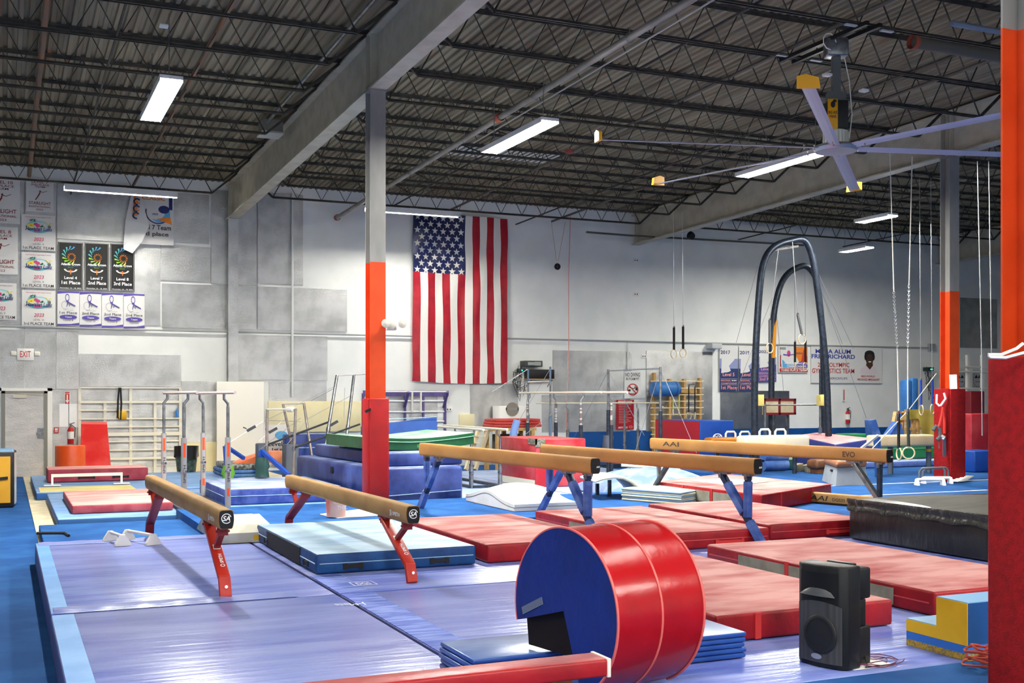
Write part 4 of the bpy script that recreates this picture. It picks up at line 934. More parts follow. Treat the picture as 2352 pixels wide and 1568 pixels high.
# ladder-like wooden frame and steps near the P bars
t = T('wooden_steps', 'pale wooden step frame behind the low parallel bars', 'steps', (11.6, 27.5, 0))
for x0, x1 in ((1070, 1100), (1092, 1122)):
    a, c = V(x0, 1030, 27.5), V(x1, 985, 27.8); a.z = .05; MB().bar(a, c, .06, .12).build('rail', M('pale_wood', 'd8caa6', .6), t)
for f in (.3, .65, .95):
    a = V(1070, 1030, 27.5).lerp(V(1100, 985, 27.8), f); c = V(1092, 1030, 27.5).lerp(V(1122, 985, 27.8), f); MB().bar(a, c, .12, .04).build('step', M('pale_wood', 'd8caa6'), t)
t = T('work_table', 'wooden table with red panel mats on top, by the heater', 'table', (13.4, 27.8, 0))
q = pxbox(1130, 982, 1225, 988, 27.6); b = MB(); b.box(q[0], q[2], 27.4, 28.3, q[1], q[3]); b.build('tabletop', WOOD, t)
for x in (q[0]+.1, (q[0]+q[2])/2, q[2]-.1):
    for y in (27.45, 28.2): b = MB(); b.box(x-.05, x+.05, y-.05, y+.05, 0, q[1]); b.build('leg', WOOD, t)
b = MB(); b.box(q[0]+.2, q[2]-.2, 28.0, 28.05, .25, q[1]-.1); b.build('back_board', M('dark_brown', '5a5140', .8), t)  # dark brown board below the tabletop
q2 = pxbox(1131, 962, 1241, 975, 27.5)
for k in range(3):
    b = MB(); z = q[3]+.012+.075*k; b.box(q2[0]+.03*k, q2[2]-.02*k, 27.4, 28.2, z, z+.07, 0, .02); tag(b.build('panel_mat', M('coral_vinyl', 'c8483f', .5, 0, 'b53d36', 3)), ('lowest', 'middle', 'top')[k] + ' of the three red panel mats stacked on the wooden table', 'gym mat', 'red panel mats on the table')
# ---------------------------------------------------------------- left background
LB = M('base_mat_blue', '6b93c4', .5, 0, '86a9d2', 1.6, (1,2,1), .3, 4); LBS = M('base_mat_side', '23528f', .5)
def base_mat(label, q, z0, z1, m=LB, s=LBS): 
    b = MB(); b.prism(q, z0, z1, 0, .02, 2, 1); return tag(b.build('base_mat', [s, m]), label, 'gym mat')
base_mat('light blue base mat under the faded red mat at left', rect(.72, 5.2, 18.0, 22.9), .014, .15)
base_mat('pale blue base mat below the long red block', rect(.55, 4.8, 23.1, 28.2), .014, .15)
b = MB(); b.box(.62, 2.35, 23.2, 24.4, .152, .16); tag(b.build('yellow_sheet', M('pale_yellow_vinyl', 'e3d590', .6, 0, 'd9c87c', 2)), 'pale yellow sheet in front of the long red block', 'mat')
p, q = G(165, 1180, .16), G(143, 1140, .16)
throw_mat('throw_mat', 'faded red mat lying on a light blue base mat behind the leftmost beam', [(p.x, p.y), (p.x+1.5, p.y), (p.x+1.5, p.y+2.9), (p.x, p.y+2.9)], .156, .29, M('faded_red_side', '9d3a46', .6, 0, 'b0525a', 5), M('faded_red_top', 'd98a86', .8, 0, 'e8b0a8', 1.8, (.7,2,1), .1, 8), 'red landing mats among the beams', seam=0)
throw_mat('throw_mat', 'long red block with two black handles behind the white low bar', rect(.83, 2.85, 25.7, 26.8), .156, .43, M('dusty_red_side', '8f2f3e', .6, 0, '9c3c4a', 5), M('faded_red_top', 'd98a86'), seam=0, handles=[(0, .38, .3), (0, .72, .3)])
t = T('low_bar', 'white low training bar standing before the long red block', 'training bar', (1.75, 25.4, .16))
WP = M('white_wood', 'e6e1d8', .55)
a, c = G(120, 1116, .16), G(280, 1112, .16); y_ = a.y
MB().bar((a.x, y_, .37), (c.x, y_, .37), .06, .06).build('bar', WP, t)
for x in (a.x, c.x):
    MB().bar((x, y_, .18), (x, y_, .4), .07, .04).build('post', WP, t); b = MB(); b.box(x-.16, x+.16, y_-.1, y_+.1, .162, .185, 0, .008); b.build('foot', WP, t)
# orange cylinder and red wedge
a, c = V(126, 1025, 27.6), V(196, 1025, 27.6); r = (c.x-a.x)/2
b = MB(); b.lathe([(0, .16), (r, .16), (r, a.z), (r*.97, a.z+.015), (0, a.z+.015)], ((a.x+c.x)/2, 27.6, 0), (0,0,1), 32)
n = tag(b.build('foam_cylinder', M('orange_vinyl', 'dc4f14', .4, 0, 'e8662a', 1.5)), 'bright orange foam cylinder standing near the door', 'foam block')
Yr = 28.6; P = [V(186, 974, Yr+.2), V(246, 974, Yr+.2), V(256, 1088, Yr-.4), V(184, 1088, Yr-.4)]
b = MB(); b.extrude_poly([P[3], P[2], P[1], P[0]], (.02, .28, .05)); n = tag(b.build('foam_wedge', M('bright_red_vinyl', 'c81f1c', .35, 0, 'd8453e', 1.6, (1,1,1), .3, 5)), 'bright red foam panel leaning on the white stall bars', 'foam block')
# yellow block at the left edge
t = T('foam_block', 'yellow and blue foam block at the left edge on the blue carpet', 'foam block', (-.6, 22.3, 0))
xr = .16; zt_ = V(0, 1036, 22).z
b = MB(); b.box(-1.4, xr, 21.9, 23.3, .0, zt_, 0, .03, 2, 1); b.build('body', [BLACK, BVT], t)
b = MB(); b.box(-1.37, xr-.06, 21.885, 21.9, .09, zt_-.09); b.build('yellow_front', M('amber_vinyl', 'cf9a2c', .5, 0, 'c08d22', 2, (1,1,1), .4, 4), t)
b = MB(); b.box(-.42, -.14, 21.878, 21.888, .1, .34); b.build('blue_patch', M('patch_blue', '264f94', .5), t)
b = MB(); b.bar((-.3, 21.87, .5), (.06, 21.87, .53), .012, .05); b.build('handle', DK, t)
b = MB(); b.sheet(lambda u, v: (xr+.005+.04*math.sin(u*3), 21.95+1.3*u, .05+(zt_-.08)*v), 8, 6); b.build('plastic_wrap', M('clear_wrap', 'c9cbc8', .2), t)
# parallel bars (left)
PB = M('pbar_rail', 'dfc9c0', .5); GP = M('grey_post', '9a9797', .45, .2)
def pbars(label, xs, ya, yb, ys, z, z0, post, rail, sleeve=None, along='y', rr_=.024, deco=False, gp=None):
    def P(x, y, z): return Vector((x, y, z)) if along == 'y' else Vector((y, x, z))
    t = T('parallel_bars', label, 'parallel bars', P(sum(xs)/2, (ya+yb)/2, z0))
    mid = sum(xs)/2
    for x in xs:
        MB().tube([P(x, ya, z), P(x, yb, z)], rr_, 10).build('rail', rail, t)
        o = x + (.06 if x > mid else -.06)
        for y in ys:
            MB().tube([P(x, y, z-.02), P(x, y, z-.1), P(o, y, z-.17), P(o, y, z-.25)], .022, 8).build('neck', STEEL, t)
            pn = MB().cyl(P(o, y, z-.22), P(o, y, z-.75), .026, 10).build('inner_tube', post[0], t)
            pn = MB().cyl(P(o, y, z-.7), P(o, y, z0), .045, 12).build('upright', post[1], t)
            b = MB(); b.lathe([(.05, 0), (.05, .03)], P(o, y, (z+z0)/2-.3)); b.build('collar', CHROME, pn)
            if deco:
                b = MB(); q = P(o, y, z-1.0) - Vector((.0, .047, 0)); b.quad(q - Vector((.02, 0, 0)), (.04,0,0), (0,0,.22)); b.quad(q - Vector((.02, 0, .62)), (.04,0,0), (0,0,.12)); b.build('orange_label', M('orange_label', 'e04a1e', .5), pn)
                b = MB(); b.text('SPIETH', P(o, y, z-1.4) + Vector((.02, -.048, 0)), (0, 0, .28), (-.035, 0, 0), 0, .01); b.build('lettering', INKK, pn)
    b = MB()
    for y in ys: b.bar(P(xs[0]-.12, y, z0+.03), P(xs[1]+.12, y, z0+.03), .08, .05)
    for x in (xs[0]-.06, xs[1]+.06): b.bar(P(x, ys[0], z0+.03), P(x, ys[1], z0+.03), .08, .05)
    b.build('base_frame', DARKSTEEL, t)
    return t
pbars('tall parallel bars with pale rails on grey uprights, at left', (2.6, 3.15), 17.2, 21.0, (18.12, 20.55), 2.02, .155, (STEEL, GP), PB, deco=True)
BT = M('taped_tube', '6d6260', .5, .3, 'b5b3b2', 18, (.1,.1,1), 0, 30, None, 0, .5, .53)
CR = M('cream_rail_wood', 'dfd8c4', .5)
pbars('low parallel bars with cream rails, behind the green mat', (8.72, 9.24), 20.9, 24.5, (21.4, 23.8), 1.3, .1, (CHROME, STEEL), CR)
pbars('parallel bars with cream rails above the red cube', (11.28, 11.9), 20.7, 24.8, (21.5, 24.2), 2.05, .1, (BT, DARKSTEEL), CR)
pbars('far parallel bars with thin pale rails before the foil panels', (26.7, 27.3), V(1243, 926, 27).x, V(1505, 926, 27).x, (V(1290, 926, 27).x, V(1450, 926, 27).x), 1.79, .05, (STEEL, STEEL), M('far_rail', 'c9bfa6', .5), along='x', rr_=.02)
# bin
c = G(428, 1090, .02); c.y = 29.0; c = V(428, 1090, 28.2); t = T('trash_bin', 'dark green bin with a black liner behind the left parallel bars', 'bin', (c.x, 28.2, .16))
b = MB(); b.lathe([(0, .16), (.22, .16), (.28, .72), (.0, .72)], (c.x, 28.2, 0), (0,0,1), 18); b.build('bin', M('bin_green', '25372f', .5, 0, '4a5a50', 9), t)
b = MB(); b.sheet(lambda u, v: (c.x + (.29+.03*math.sin(u*25)*(1-v))*math.cos(u*6.2832), 28.2 + (.29+.03*math.sin(u*25)*(1-v))*math.sin(u*6.2832), .5+.27*v + .04*math.sin(u*13)*(1-v)), 36, 4); b.build('liner', M('liner_black', '1a1c1c', .25), t)
# middle blue mat
p = G(515, 1160, .16)
throw_mat('crash_mat', 'thick blue chalky crash mat behind the left parallel bars', rect(p.x, p.x+2.0, p.y, p.y+2.6), .156, .42, M('violet_blue_side', '2d3f86', .5, 0, '4a5a9c', 6, (1,1,1), .4, 10), M('pale_chalk_blue', '8a9ac4', .6, 0, 'b4bfda', 1.8, (1,2.5,1), .3, 5), seam=.55, pip=M('pale_piping', '8fb0cc'))
# parallettes on the landing mat
def parallette(label, a, c, z, h=.11, m=None, r=.02):
    a, c = Vector((a[0], a[1], 0)), Vector((c[0], c[1], 0)); d = (c-a).normalized(); s = Vector((d.y, -d.x, 0)); t = T('parallette', label, 'parallette', ((a.x+c.x)/2, (a.y+c.y)/2, z)); m = m or WP
    MB().tube([a + Vector((0,0,z+h)), c + Vector((0,0,z+h))], r, 8).build('handle', m, t)
    for q in (a, c):
        b = MB(); b.extrude_poly([q - d*.025 + s*k1*h + Vector((0,0,z+k2*h)) for k1, k2 in ((.85,0),(.8,.25),(.22,1.15),(-.22,1.15),(-.8,.25),(-.85,0))], d*.05); b.build('foot', m, t)
    return t
zz = ZM+.004
p = [G(*q, zz)[:2] for q in ((282, 1253), (254, 1243), (352, 1251), (293, 1240))]
parallette('left one of two white parallettes under the leftmost beam', p[0], p[1], zz); parallette('right one of two white parallettes under the leftmost beam', p[2], p[3], zz)
tag(MB().tube([G(84, 1224, .15), G(110, 1224, .145), G(150, 1224, .145), G(158, 1230, .145)], .02, 6).build('strap', DK), 'short black strap lying on the blue carpeted panel at left', 'strap')
# white wedge block between the two red-legged beams
a = G(525, 1238, ZM); c = G(600, 1228, ZM); e = G(560, 1180, ZM+.1)
b = MB(); x0, x1, y0, y1 = 2.28, 2.74, 13.45, 15.1
sec = [(y0, ZM+.005), (y0, ZM+.12), (y0+.15, ZM+.2), (y0+.75, ZM+.26), (y0+.8, ZM+.2), (y0+1.2, ZM+.22), (y1, ZM+.02), (y1, ZM+.005)]
b.extrude_poly([(x0, y, z) for y, z in sec], (.62, 0, 0)); n = tag(b.build('foam_wedge', M('grey_white_foam', 'c9c6b8', .7, 0, 'b1ae9f', 4)), 'worn white foam wedge between the two red-legged beams', 'foam block')
b = MB(); b.box(x0+.4, x0+.6, y0-.006, y0, ZM+.03, ZM+.09); b.build('yellow_label', YELLOW, n)
# bucket on a white board
c = G(772, 1186, ZM+.012); b = MB(); q = [G(*k, ZM)[:2] for k in ((735, 1182), (775, 1191), (955, 1180), (900, 1162))]
b.prism([tuple(k) for k in q], ZM+.003, ZM+.014); tag(b.build('white_board', WHITE), 'white board lying on the carpet under the orange bucket', 'board')
t = T('bucket', 'orange plastic bucket with white lettering behind the second beam', 'bucket', c)
b = MB(); b.lathe([(0, .003), (.135, .003), (.15, .33), (.155, .34), (.14, .34), (.13, .02)], c, (0,0,1), 24); b.build('pail', M('bucket_orange', 'e8622a', .4, 0, 'efc4ae', 2.2, (1,1,.5), 0, 30, None, 0, .4, .55), t)
b = MB(); b.text("LET'S DO", c + Vector((-.08, -.152, .2)), (.2, 0, 0), (0, 0, .06), 0, .01); b.text('THIS.', c + Vector((-.02, -.15, .11)), (.14, 0, 0), (0, 0, .06), 0, .02); b.build('lettering', INKW, t)
# ---------------------------------------------------------------- pile of soft mats behind the middle column
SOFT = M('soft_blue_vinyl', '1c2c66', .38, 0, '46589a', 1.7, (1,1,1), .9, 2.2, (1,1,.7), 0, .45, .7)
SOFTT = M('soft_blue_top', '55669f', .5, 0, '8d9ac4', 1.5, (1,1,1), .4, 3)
def soft(label, q, z0, z1, s=SOFT, tp=SOFTT, bev=.07, name='crash_mat'):
    b = MB(); b.prism(q, z0, z1, 0, bev, 3, 1); return tag(b.build(name, [s, tp]), label, 'gym mat', 'soft mats piled behind the middle column')
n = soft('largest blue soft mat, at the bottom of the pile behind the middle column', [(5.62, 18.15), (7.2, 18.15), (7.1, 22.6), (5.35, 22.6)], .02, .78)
for y in (21.3, 20.3): b = MB(); b.obox((5.45+.02, y, .62), (.02,0,0), (0,.05,0), (0,0,.06), 0, .01); b.build('strap', DK, n)
MB().tube([(5.8, 18.14, .3), (7.15, 18.14, .36)], .006, 5).build('piping', M('pale_piping', '8fb0cc'), n)
n = soft('blue mat lying second in the pile behind the middle column', [(5.85, 18.25), (7.25, 18.3), (7.2, 22.1), (5.65, 22.3)], .785, 1.02, bev=.04)
GRNV = M('green_vinyl', '0f4427', .35, 0, '1a5634', 2, (1,1,1), .5, 5); GRNT = M('pale_green_top', '6a9a7a', .5, 0, 'a3c6ad', 2)
b = MB(); x0, x1 = 5.62, 7.62
def gz(u): return 1.03 + .22*max(0, u-.45)**1.5 + .12*max(0, .4-u)**1.3
bm2 = bmesh.new(); N_ = 14; rows = []
for i in range(N_+1):
    u = i/N_; x = x0+(x1-x0)*u; z = gz(u); rows.append([bm2.verts.new(p) for p in ((x, 18.7, z), (x, 18.7, z+.2), (x-.1, 20.9, z+.2), (x-.1, 20.9, z))])
for i in range(N_):
    for j in range(4): bm2.faces.new((rows[i][j], rows[i+1][j], rows[i+1][(j+1) % 4], rows[i][(j+1) % 4]))
bm2.faces.new(rows[0]); bm2.faces.new(rows[-1][::-1]); bmesh.ops.recalc_face_normals(bm2, faces=bm2.faces[:]); b.bm(bm2, 0, True, 1)
n = tag(b.build('crash_mat', [GRNV, GRNT]), 'green mat bent over the top of the pile behind the middle column', 'gym mat', 'soft mats piled behind the middle column')
b = MB(); b.bar((6.55, 18.69, 1.1), (6.9, 18.69, 1.11), .01, .05); b.build('handle', M('green_handle', '2f7a4e', .5), n)
MB().tube([(x0+(x1-x0)*i/10, 18.695, gz(i/10)+.14) for i in range(11)], .008, 5).build('piping', M('pale_green_piping', '6fae88', .5), n)
a, c = V(893, 970, 21.2), V(1003, 957, 21.2)
b = MB(); b.extrude_poly([(a.x-.5, 21.3, 1.03), (c.x-.02, 21.1, 1.03), (c.x, 21.2, c.z), (a.x-.5, 21.3, a.z-.08)], (.03, .22, 0)); n = tag(b.build('crash_mat', M('royal_blue_vinyl', '123a7e', .45, 0, '184489', 2)), 'royal blue mat standing upright on top of the mat pile', 'gym mat')
MB().tube([(a.x-.4, 21.285, 1.5), (c.x-.03, 21.14, 1.56)], .007, 5).build('piping', M('pale_piping', '8fb0cc'), n)
# stack left of the pile: blue mats, grey slab, orange board
p = G(520, 1097, .16); q_ = V(660, 1097, p.y)
for k in range(2):
    z = .156+.085*k; b = MB(); b.box(p.x, 5.35, p.y+.05*k, p.y+1.8, z, z+.08, 0, .03); tag(b.build('panel_mat', M('worn_blue_vinyl', '3a639c', .5, 0, '5a80b0', 4)), ('lower', 'upper')[k] + ' of two worn blue mats under the grey slab and orange wedge', 'gym mat')
b = MB(); b.box(p.x+.05, 5.34, p.y+.1, p.y+1.7, .325, .45, 0, .03); tag(b.build('foam_slab', M('speckled_grey', '4e4e4a', .8, 0, 'a8a8a2', 14)), 'speckled grey foam slab below the orange wedge', 'foam block')
Ys = p.y+.3; xs = [V(k, 1060, Ys).x for k in (546, 575, 610, 657)]
b = MB(); b.extrude_poly([(xs[0], Ys, .452), (xs[3], Ys, .452), (xs[3], Ys, .70), (xs[2]+.1, Ys, .70), (xs[1]+.1, Ys, .60)], (0, .7, 0)); tag(b.build('foam_wedge', M('orange_wedge_vinyl', 'ec7442', .5, 0, 'f09a72', 3)), 'orange foam wedge on the grey slab', 'foam block')
# ---------------------------------------------------------------- uneven bars and rigging
GTUBE = M('worn_grey_tube', '8c8580', .4, .4, 'a89a94', 8)
def bar_set(label, posts, bar, m=GTUBE, r=.03, br=.02, zf=.03):
    t = T('gym_bar', label, 'gym bar', posts[0][1])
    for a, c in posts:
        c = Vector(c); c = c + (c-Vector(a)).normalized()*max(0, (c.z-zf)/max(.2, (Vector(a)-c).normalized().z))
        pn = MB().cyl(a, c, r, 10).build('post', m, t); MB().lathe([(r*1.4, -.04), (r*1.4, .04)], Vector(a).lerp(Vector(c), .5), Vector(c)-Vector(a), 10).build('clamp', STEEL, pn)
    MB().tube(bar, br, 10).build('bar', WHITE, t)
    return t
Yu = 24.2
n = bar_set('small training bar with a white roll on it, nearest the leaning white panel', [(V(614, 940, Yu), V(612, 1045, Yu)), (V(679, 938, Yu-.6), V(675, 1050, Yu-.6))], [V(614, 940, Yu), V(679, 939, Yu-.6)])
a = V(667, 939.5, Yu-.5); b = MB(); b.lathe([(.0, -.07), (.06, -.07), (.06, .07), (0, .07)], a, V(679, 939, Yu-.6)-V(614, 940, Yu), 16); b.build('roll', M('white_roll', 'dedad2', .8), n)
bar_set('training bar on two leaning posts behind the small training bar', [(V(650, 928, 26.2), V(668, 1010, 26.2)), (V(698, 926, 25.6), V(716, 1046, 25.2))], [V(650, 927, 26.2), V(698, 926, 25.6)])
bar_set('tall bar on two leaning silver posts left of the middle column', [(V(774, 862, 25.0), V(744, 1046, 24.6)), (V(813, 860, 26.0), V(795, 1012, 25.6))], [V(774, 862, 25.0), V(813, 860, 26.0), V(838, 858.5, 26.6)], STEEL, .035)
RG_ = M('dark_tube', '3a3b3c', .4, .4)
for l, a, c in (('upper', V(612, 1022, 24.4), V(757, 968, 25.0)), ('lower', V(680, 1026, 23.5), V(826, 974, 24.6))):
    tag(MB().cyl(a, c, .022, 8).build('brace_rod', RG_), f'{l} dark slanting brace rod between the bars left of the middle column', 'brace')
CBS = [((517, 1022, 24.2), (606, 967, 24.2)), ((596, 1033, 22.5), (690, 960, 24)), ((592, 1015, 26), (652, 963, 26)), ((606, 967, 24.2), (772, 885, 25)), ((700, 965, 25.6), (812, 905, 26)), ((615, 965, 24.2), (690, 968, 25)), ((660, 1020, 24), (700, 970, 25)), ((715, 920, 25.5), (770, 890, 25)), ((792, 890, 25), (790, 960, 25))]
for k, (a, c) in enumerate(CBS):
    tag(MB().tube([V(*a), V(*c)], .006, 5).build('guy_cable', CABLE), 'thin steel guy cable among the bars left of the middle column', 'cable', 'guy cables of the left bars')
for px_, py, Y, l in ((577, 984, 24.2, 'leftmost'), (627, 988, 25.0, 'middle'), (767, 972, 25, 'rightmost')):
    a = V(px_, py, Y); t = T('cable_tensioner', f'{l} of the cable tensioners on the guy cables left of the middle column', 'tensioner', a)
    MB().obox(a, (.09, 0, .05), (0, .02, 0), (-.015, 0, .025)).build('body', M('tensioner_steel', '55585a', .35, .7), t); MB().tube([a + Vector((-.1, 0, .0)), a + Vector((-.17, 0, .03))], .012, 6).build('lever', M('tensioner_steel', '55585a'), t)
BB = M('bright_blue_paint', '16429c', .4)
def anchor(label, top, foot, far, sock, m):
    t = T('floor_anchor', label, 'floor anchor', foot); top, foot, far = Vector(top), Vector(foot), Vector(far)
    MB().bar(foot, top, .1, .1).build('post', BB, t); MB().bar(top, far, .06, .07).build('arm', BB, t)
    b = MB(); b.lathe([(.0, 0), (.14, 0), (.12, .15), (.15, .2), (.1, .38)], foot, (0,0,1), 10); b.build('padding', m, t)
anchor('blue floor anchor with a dark green wrap right of the stack of blue mats', V(600, 1035, 21.5), Vector((V(602, 1108, 21.5).x, 21.5, .44)), V(664, 1090, 20.5), 1, M('dark_green_wrap', '2b4a44', .6))
anchor('blue floor anchor with a bright green wrap left of the orange wedge', V(518, 1024, 24.0), Vector((V(524, 1064, 24.0).x, 24.0, .16)), V(560, 1052, 23.4), 1, M('lime_wrap', '6aa832', .5))
b = MB(); q = pxbox(655, 998, 776, 1050, 26.4); b.box(q[0], q[2], 26.4, 26.7, .02, q[3], 0, .03); n = tag(b.build('crash_mat', M('navy_mat_vinyl', '1f3478', .45, 0, '273d86', 3)), 'navy mat standing upright behind the leaning bar posts', 'gym mat')
b = MB(); b.box(q[0], q[2], 26.392, 26.398, q[3]-.32, q[3]-.30); b.build('piping', M('pale_piping', '8fb0cc'), n)
banner('white banner reading Level 8 1st place standing on the floor behind the bars', (604, 975, 664, 1073), BW, [(INKK, 't', .2, .5, .95, .61, 'Level 8', .02), (INKK, 't', .35, .36, 1.1, .46, '1st place', .02), (SKY, 'e', .7, .75, .25, .1), (ORA, 'e', .9, .68, .15, .05)], Y=27.2)
b = MB(); q = pxbox(590, 1018, 615, 1046, 25.5); b.box(q[0], q[2], 25.4, 25.7, .02, q[3], 0, .03); tag(b.build('foam_block', M('slate_block', '5c6270', .7)), 'dark grey block beside the small training bar', 'foam block')
b = MB(); q = pxbox(652, 1020, 682, 1055, 25.2); b.box(q[0], q[2], 25.0, 25.4, .02, q[3], 0, .03); tag(b.build('foam_block', M('slate_block', '5c6270')), 'dark grey block in front of the navy upright mat', 'foam block')
PALE = M('very_pale_blue_vinyl', '8ea5cf', .5, 0, 'aebfdd', 1.4, (1,2,1), .3, 4)
b = MB(); b.box(7.35, 9.9, 18.0, 26.5, .0, .1, 0, .01, 2, 1); tag(b.build('base_mat', [LBS, PALE]), 'pale blue base mat under the low parallel bars', 'gym mat')
b = MB(); b.box(9.93, 14.35, 18.0, 26.5, .0, .1, 0, .01, 2, 1); tag(b.build('base_mat', [LBS, PALE]), 'pale blue base mat around the red cube and the parallel bars', 'gym mat')
# ---------------------------------------------------------------- middle ground between beams and far wall
def D(px, py, zc):               # photo point at camera depth zc
    return ray(px, py)*zc + Vector((0, 0, HC))
# red cube
CUB = M('worn_red_vinyl', 'a8202c', .38, 0, 'b8474e', 2, (1,1,1), .5, 4)
b = MB(); b.box(9.9, 11.05, 20.95, 22.85, .105, 1.09, 0, .02, 2, 1)
n = tag(b.build('foam_block', [CUB, M('worn_red_top', 'c9585c', .5)]), 'big red vinyl cube behind the brown beams', 'foam block')
b = MB(); b.box(9.885, 9.9, 21.0, 22.8, .11, .25); b.build('white_band', M('dirty_white', 'd6d3c4', .7), n)
b = MB(); b.box(9.885, 9.92, 20.935, 21.3, .98, 1.1); b.box(9.885, 10.1, 20.935, 20.95, .93, 1.1); b.build('worn_corner', M('worn_tape', '55554a', .8, 0, '8a8a7c', 30), n)
# white soft curved mat
def hump(u, v):
    x = 6.95+1.05*u; y = 15.45+1.95*v
    h = .10 + .24*math.exp(-((v-.55)/.28)**2)*math.exp(-((u-.5)/.7)**2)
    return Vector((x, y, ZM+.006+h))
b = MB(); b.sheet(hump, 18, 24)
for e in (lambda t: (t, 0), lambda t: (1, t), lambda t: (1-t, 1), lambda t: (0, 1-t)):
    b.sheet(lambda u, v, e=e: (lambda p: Vector((p.x, p.y, ZM+.006 + (p.z-ZM-.006)*v)))(hump(*e(u))), 20, 3)
n = tag(b.build('crash_mat', M('ivory_vinyl', 'e8e7df', .6, 0, 'dcdacf', 2)), 'white soft mat with a hump, lying in front of the red cube', 'gym mat')
MB().tube([hump(0, 1-i/12) - Vector((.004, 0, .05)) for i in range(13)] + [hump(i/12, 0) - Vector((0, .004, .05)) for i in range(13)], .005, 5).build('piping', M('dark_piping', '6c6a62', .6), n)
# folded two-tone panel mats
A_, B_, C_, D_ = Vector((9.37, 16.5, 0)), Vector((9.78, 15.3, 0)), Vector((10.9, 16.05, 0)), Vector((10.5, 17.25, 0))
t = T('panel_mat', 'folded pale blue and cream panel mat left of the far red mat', 'gym mat', (10.1, 16.3, ZM))
for k in range(6):
    z = ZM+.005+.033*k; b = MB(); b.prism([(p.x + .01*math.sin(k*2), p.y) for p in (A_, B_, C_, D_)], z, z+.031, 0, .01, 2, 1)
    b.build('fold', [M('pale_panel_blue', '7f9fba', .6), M('pale_panel_top', 'b9c6c8', .6, 0, 'cfd6d0', 2)] if k % 2 else [M('cream_panel_vinyl', 'c8c0a0', .6), M('cream_panel_vinyl', 'c8c0a0', .6)], t)
pts = [V(x, y, 16.6) for x, y in ((1366, 1106), (1385, 1100), (1408, 1096), (1432, 1097), (1452, 1106), (1468, 1122), (1480, 1142))]
pts[-1].z = ZM+.03
b = MB(); b.sheet(lambda u, v: (lambda i, f: pts[i].lerp(pts[i+1], f) + Vector((.25*v, 1.0*v, 0)))(min(int(u*6), 5), u*6-min(int(u*6), 5)), 24, 4)
tag(b.build('panel_mat', M('ivory_vinyl', 'e8e7df'), None, .04), 'arched cream mat leaning left of the folded panel mats', 'gym mat')
b = MB(); b.bar(V(1372, 1110, 17.3), Vector((V(1372, 1110, 17.3).x, 17.3, ZM+.02)), .05, .05); b.bar(Vector((V(1400, 1100, 17.0).x, 17.0, ZM+.3)), Vector((V(1400, 1100, 17).x, 17.0, ZM+.02)), .05, .05); tag(b.build('trestle', DARKSTEEL), 'dark metal trestle under the arched cream mat', 'stand')
# rumpled pale mats behind
b = MB(); b.sheet(lambda u, v: (10.3+2.6*u, 18.3+2.0*v, .13+.45*math.sin(math.pi*min(1,u*1.05))**.5*math.sin(math.pi*(.12+.8*v))+.03*math.sin(14*u+9*v)), 40, 24); tag(b.build('crash_mat', M('rumpled_blue_vinyl', '6b82b4', .45, 0, '93a6cd', 2.5, (1,2,1), .6, 5)), 'rumpled pale blue soft mat right of the red cube', 'gym mat')
for k, (x0, y0, x1, y1, Y) in enumerate(((1427, 1068, 1562, 1078, 19.8), (1437, 1060, 1545, 1068, 20.6))):
    a, c = V(x0, y0, Y), V(x1, y1, Y-.6); t = T('low_parallel_bar', ('front', 'rear')[k] + ' low cream rail beyond the rumpled pale mat', 'parallel bars', (a+c)/2)
    MB().tube([a, c], .03, 8).build('rail', CR, t)
    for f in (.12, .5, .85):
        q = a.lerp(c, f); MB().cyl(q, (q.x, q.y, .1), .025, 8).build('post', STEEL, t)
banner('white sign edge with red letters CE low behind the blue leg of the middle beam', (1496, 1078, 1516, 1092), BW, [(INKR, 't', .2, .2, .75, .85, 'CE', .03)], name='sign', Y=20.5)
# horizontal bars
def hbar(label, p1, p2, z0, post=DARKSTEEL, bar=CHROME, guys=(), r=.035):
    p1, p2 = Vector(p1), Vector(p2); t = T('horizontal_bar', label, 'horizontal bar', ((p1.x+p2.x)/2, (p1.y+p2.y)/2, z0))
    MB().tube([p1, p2], .018, 10).build('bar', bar, t)
    for p in (p1, p2):
        q = MB().cyl(p + Vector((0,0,.03)), (p.x, p.y, z0+(p.z-z0)*.6), r*.8, 10).build('inner_post', STEEL, t)
        MB().cyl((p.x, p.y, z0+(p.z-z0)*.62), (p.x, p.y, z0), r*1.25, 10).build('post', post, t)
        b = MB(); b.box(p.x-.2, p.x+.2, p.y-.2, p.y+.2, z0, z0+.02, 0, .005); b.build('base_plate', DARKSTEEL, t)
    for a, c in guys: MB().tube([a, c], .006, 5).build('guy_cable', CABLE, t)
    return t
p1, p2 = V(1397, 851, 23.9), V(1517, 846, 21.5); p2.z = p1.z
hbar('chrome horizontal bar on dark posts before the no diving sign', p1, p2, .105, guys=[(p1, G(1290, 1060, .1)), (p1, V(1190, 1010, 24)), (p2, G(1440, 1100, .1)), (p2, V(1600, 1040, 21)), (p1, V(1480, 1000, 24))])
p1, p2 = V(1213, 877, 27.2), V(1264, 871, 25.6); p2.z = p1.z
t = hbar('pale rail between two blue grey posts in front of the radio shelf', p1, p2, .105, M('blue_grey_paint', '61748c', .45), CR, [(V(1265, 845, 25.6), V(1165, 1010, 24.5)), (V(1212, 848, 27.2), V(1130, 900, 27.5))], .03)
for p, yt in ((p1, 848), (p2, 842)):
    q = V(1213 if p is p1 else 1265, yt, p.y); MB().cyl(p, (p.x, p.y, q.z), .028, 8).build('post_top', M('blue_grey_paint', '61748c'), t)
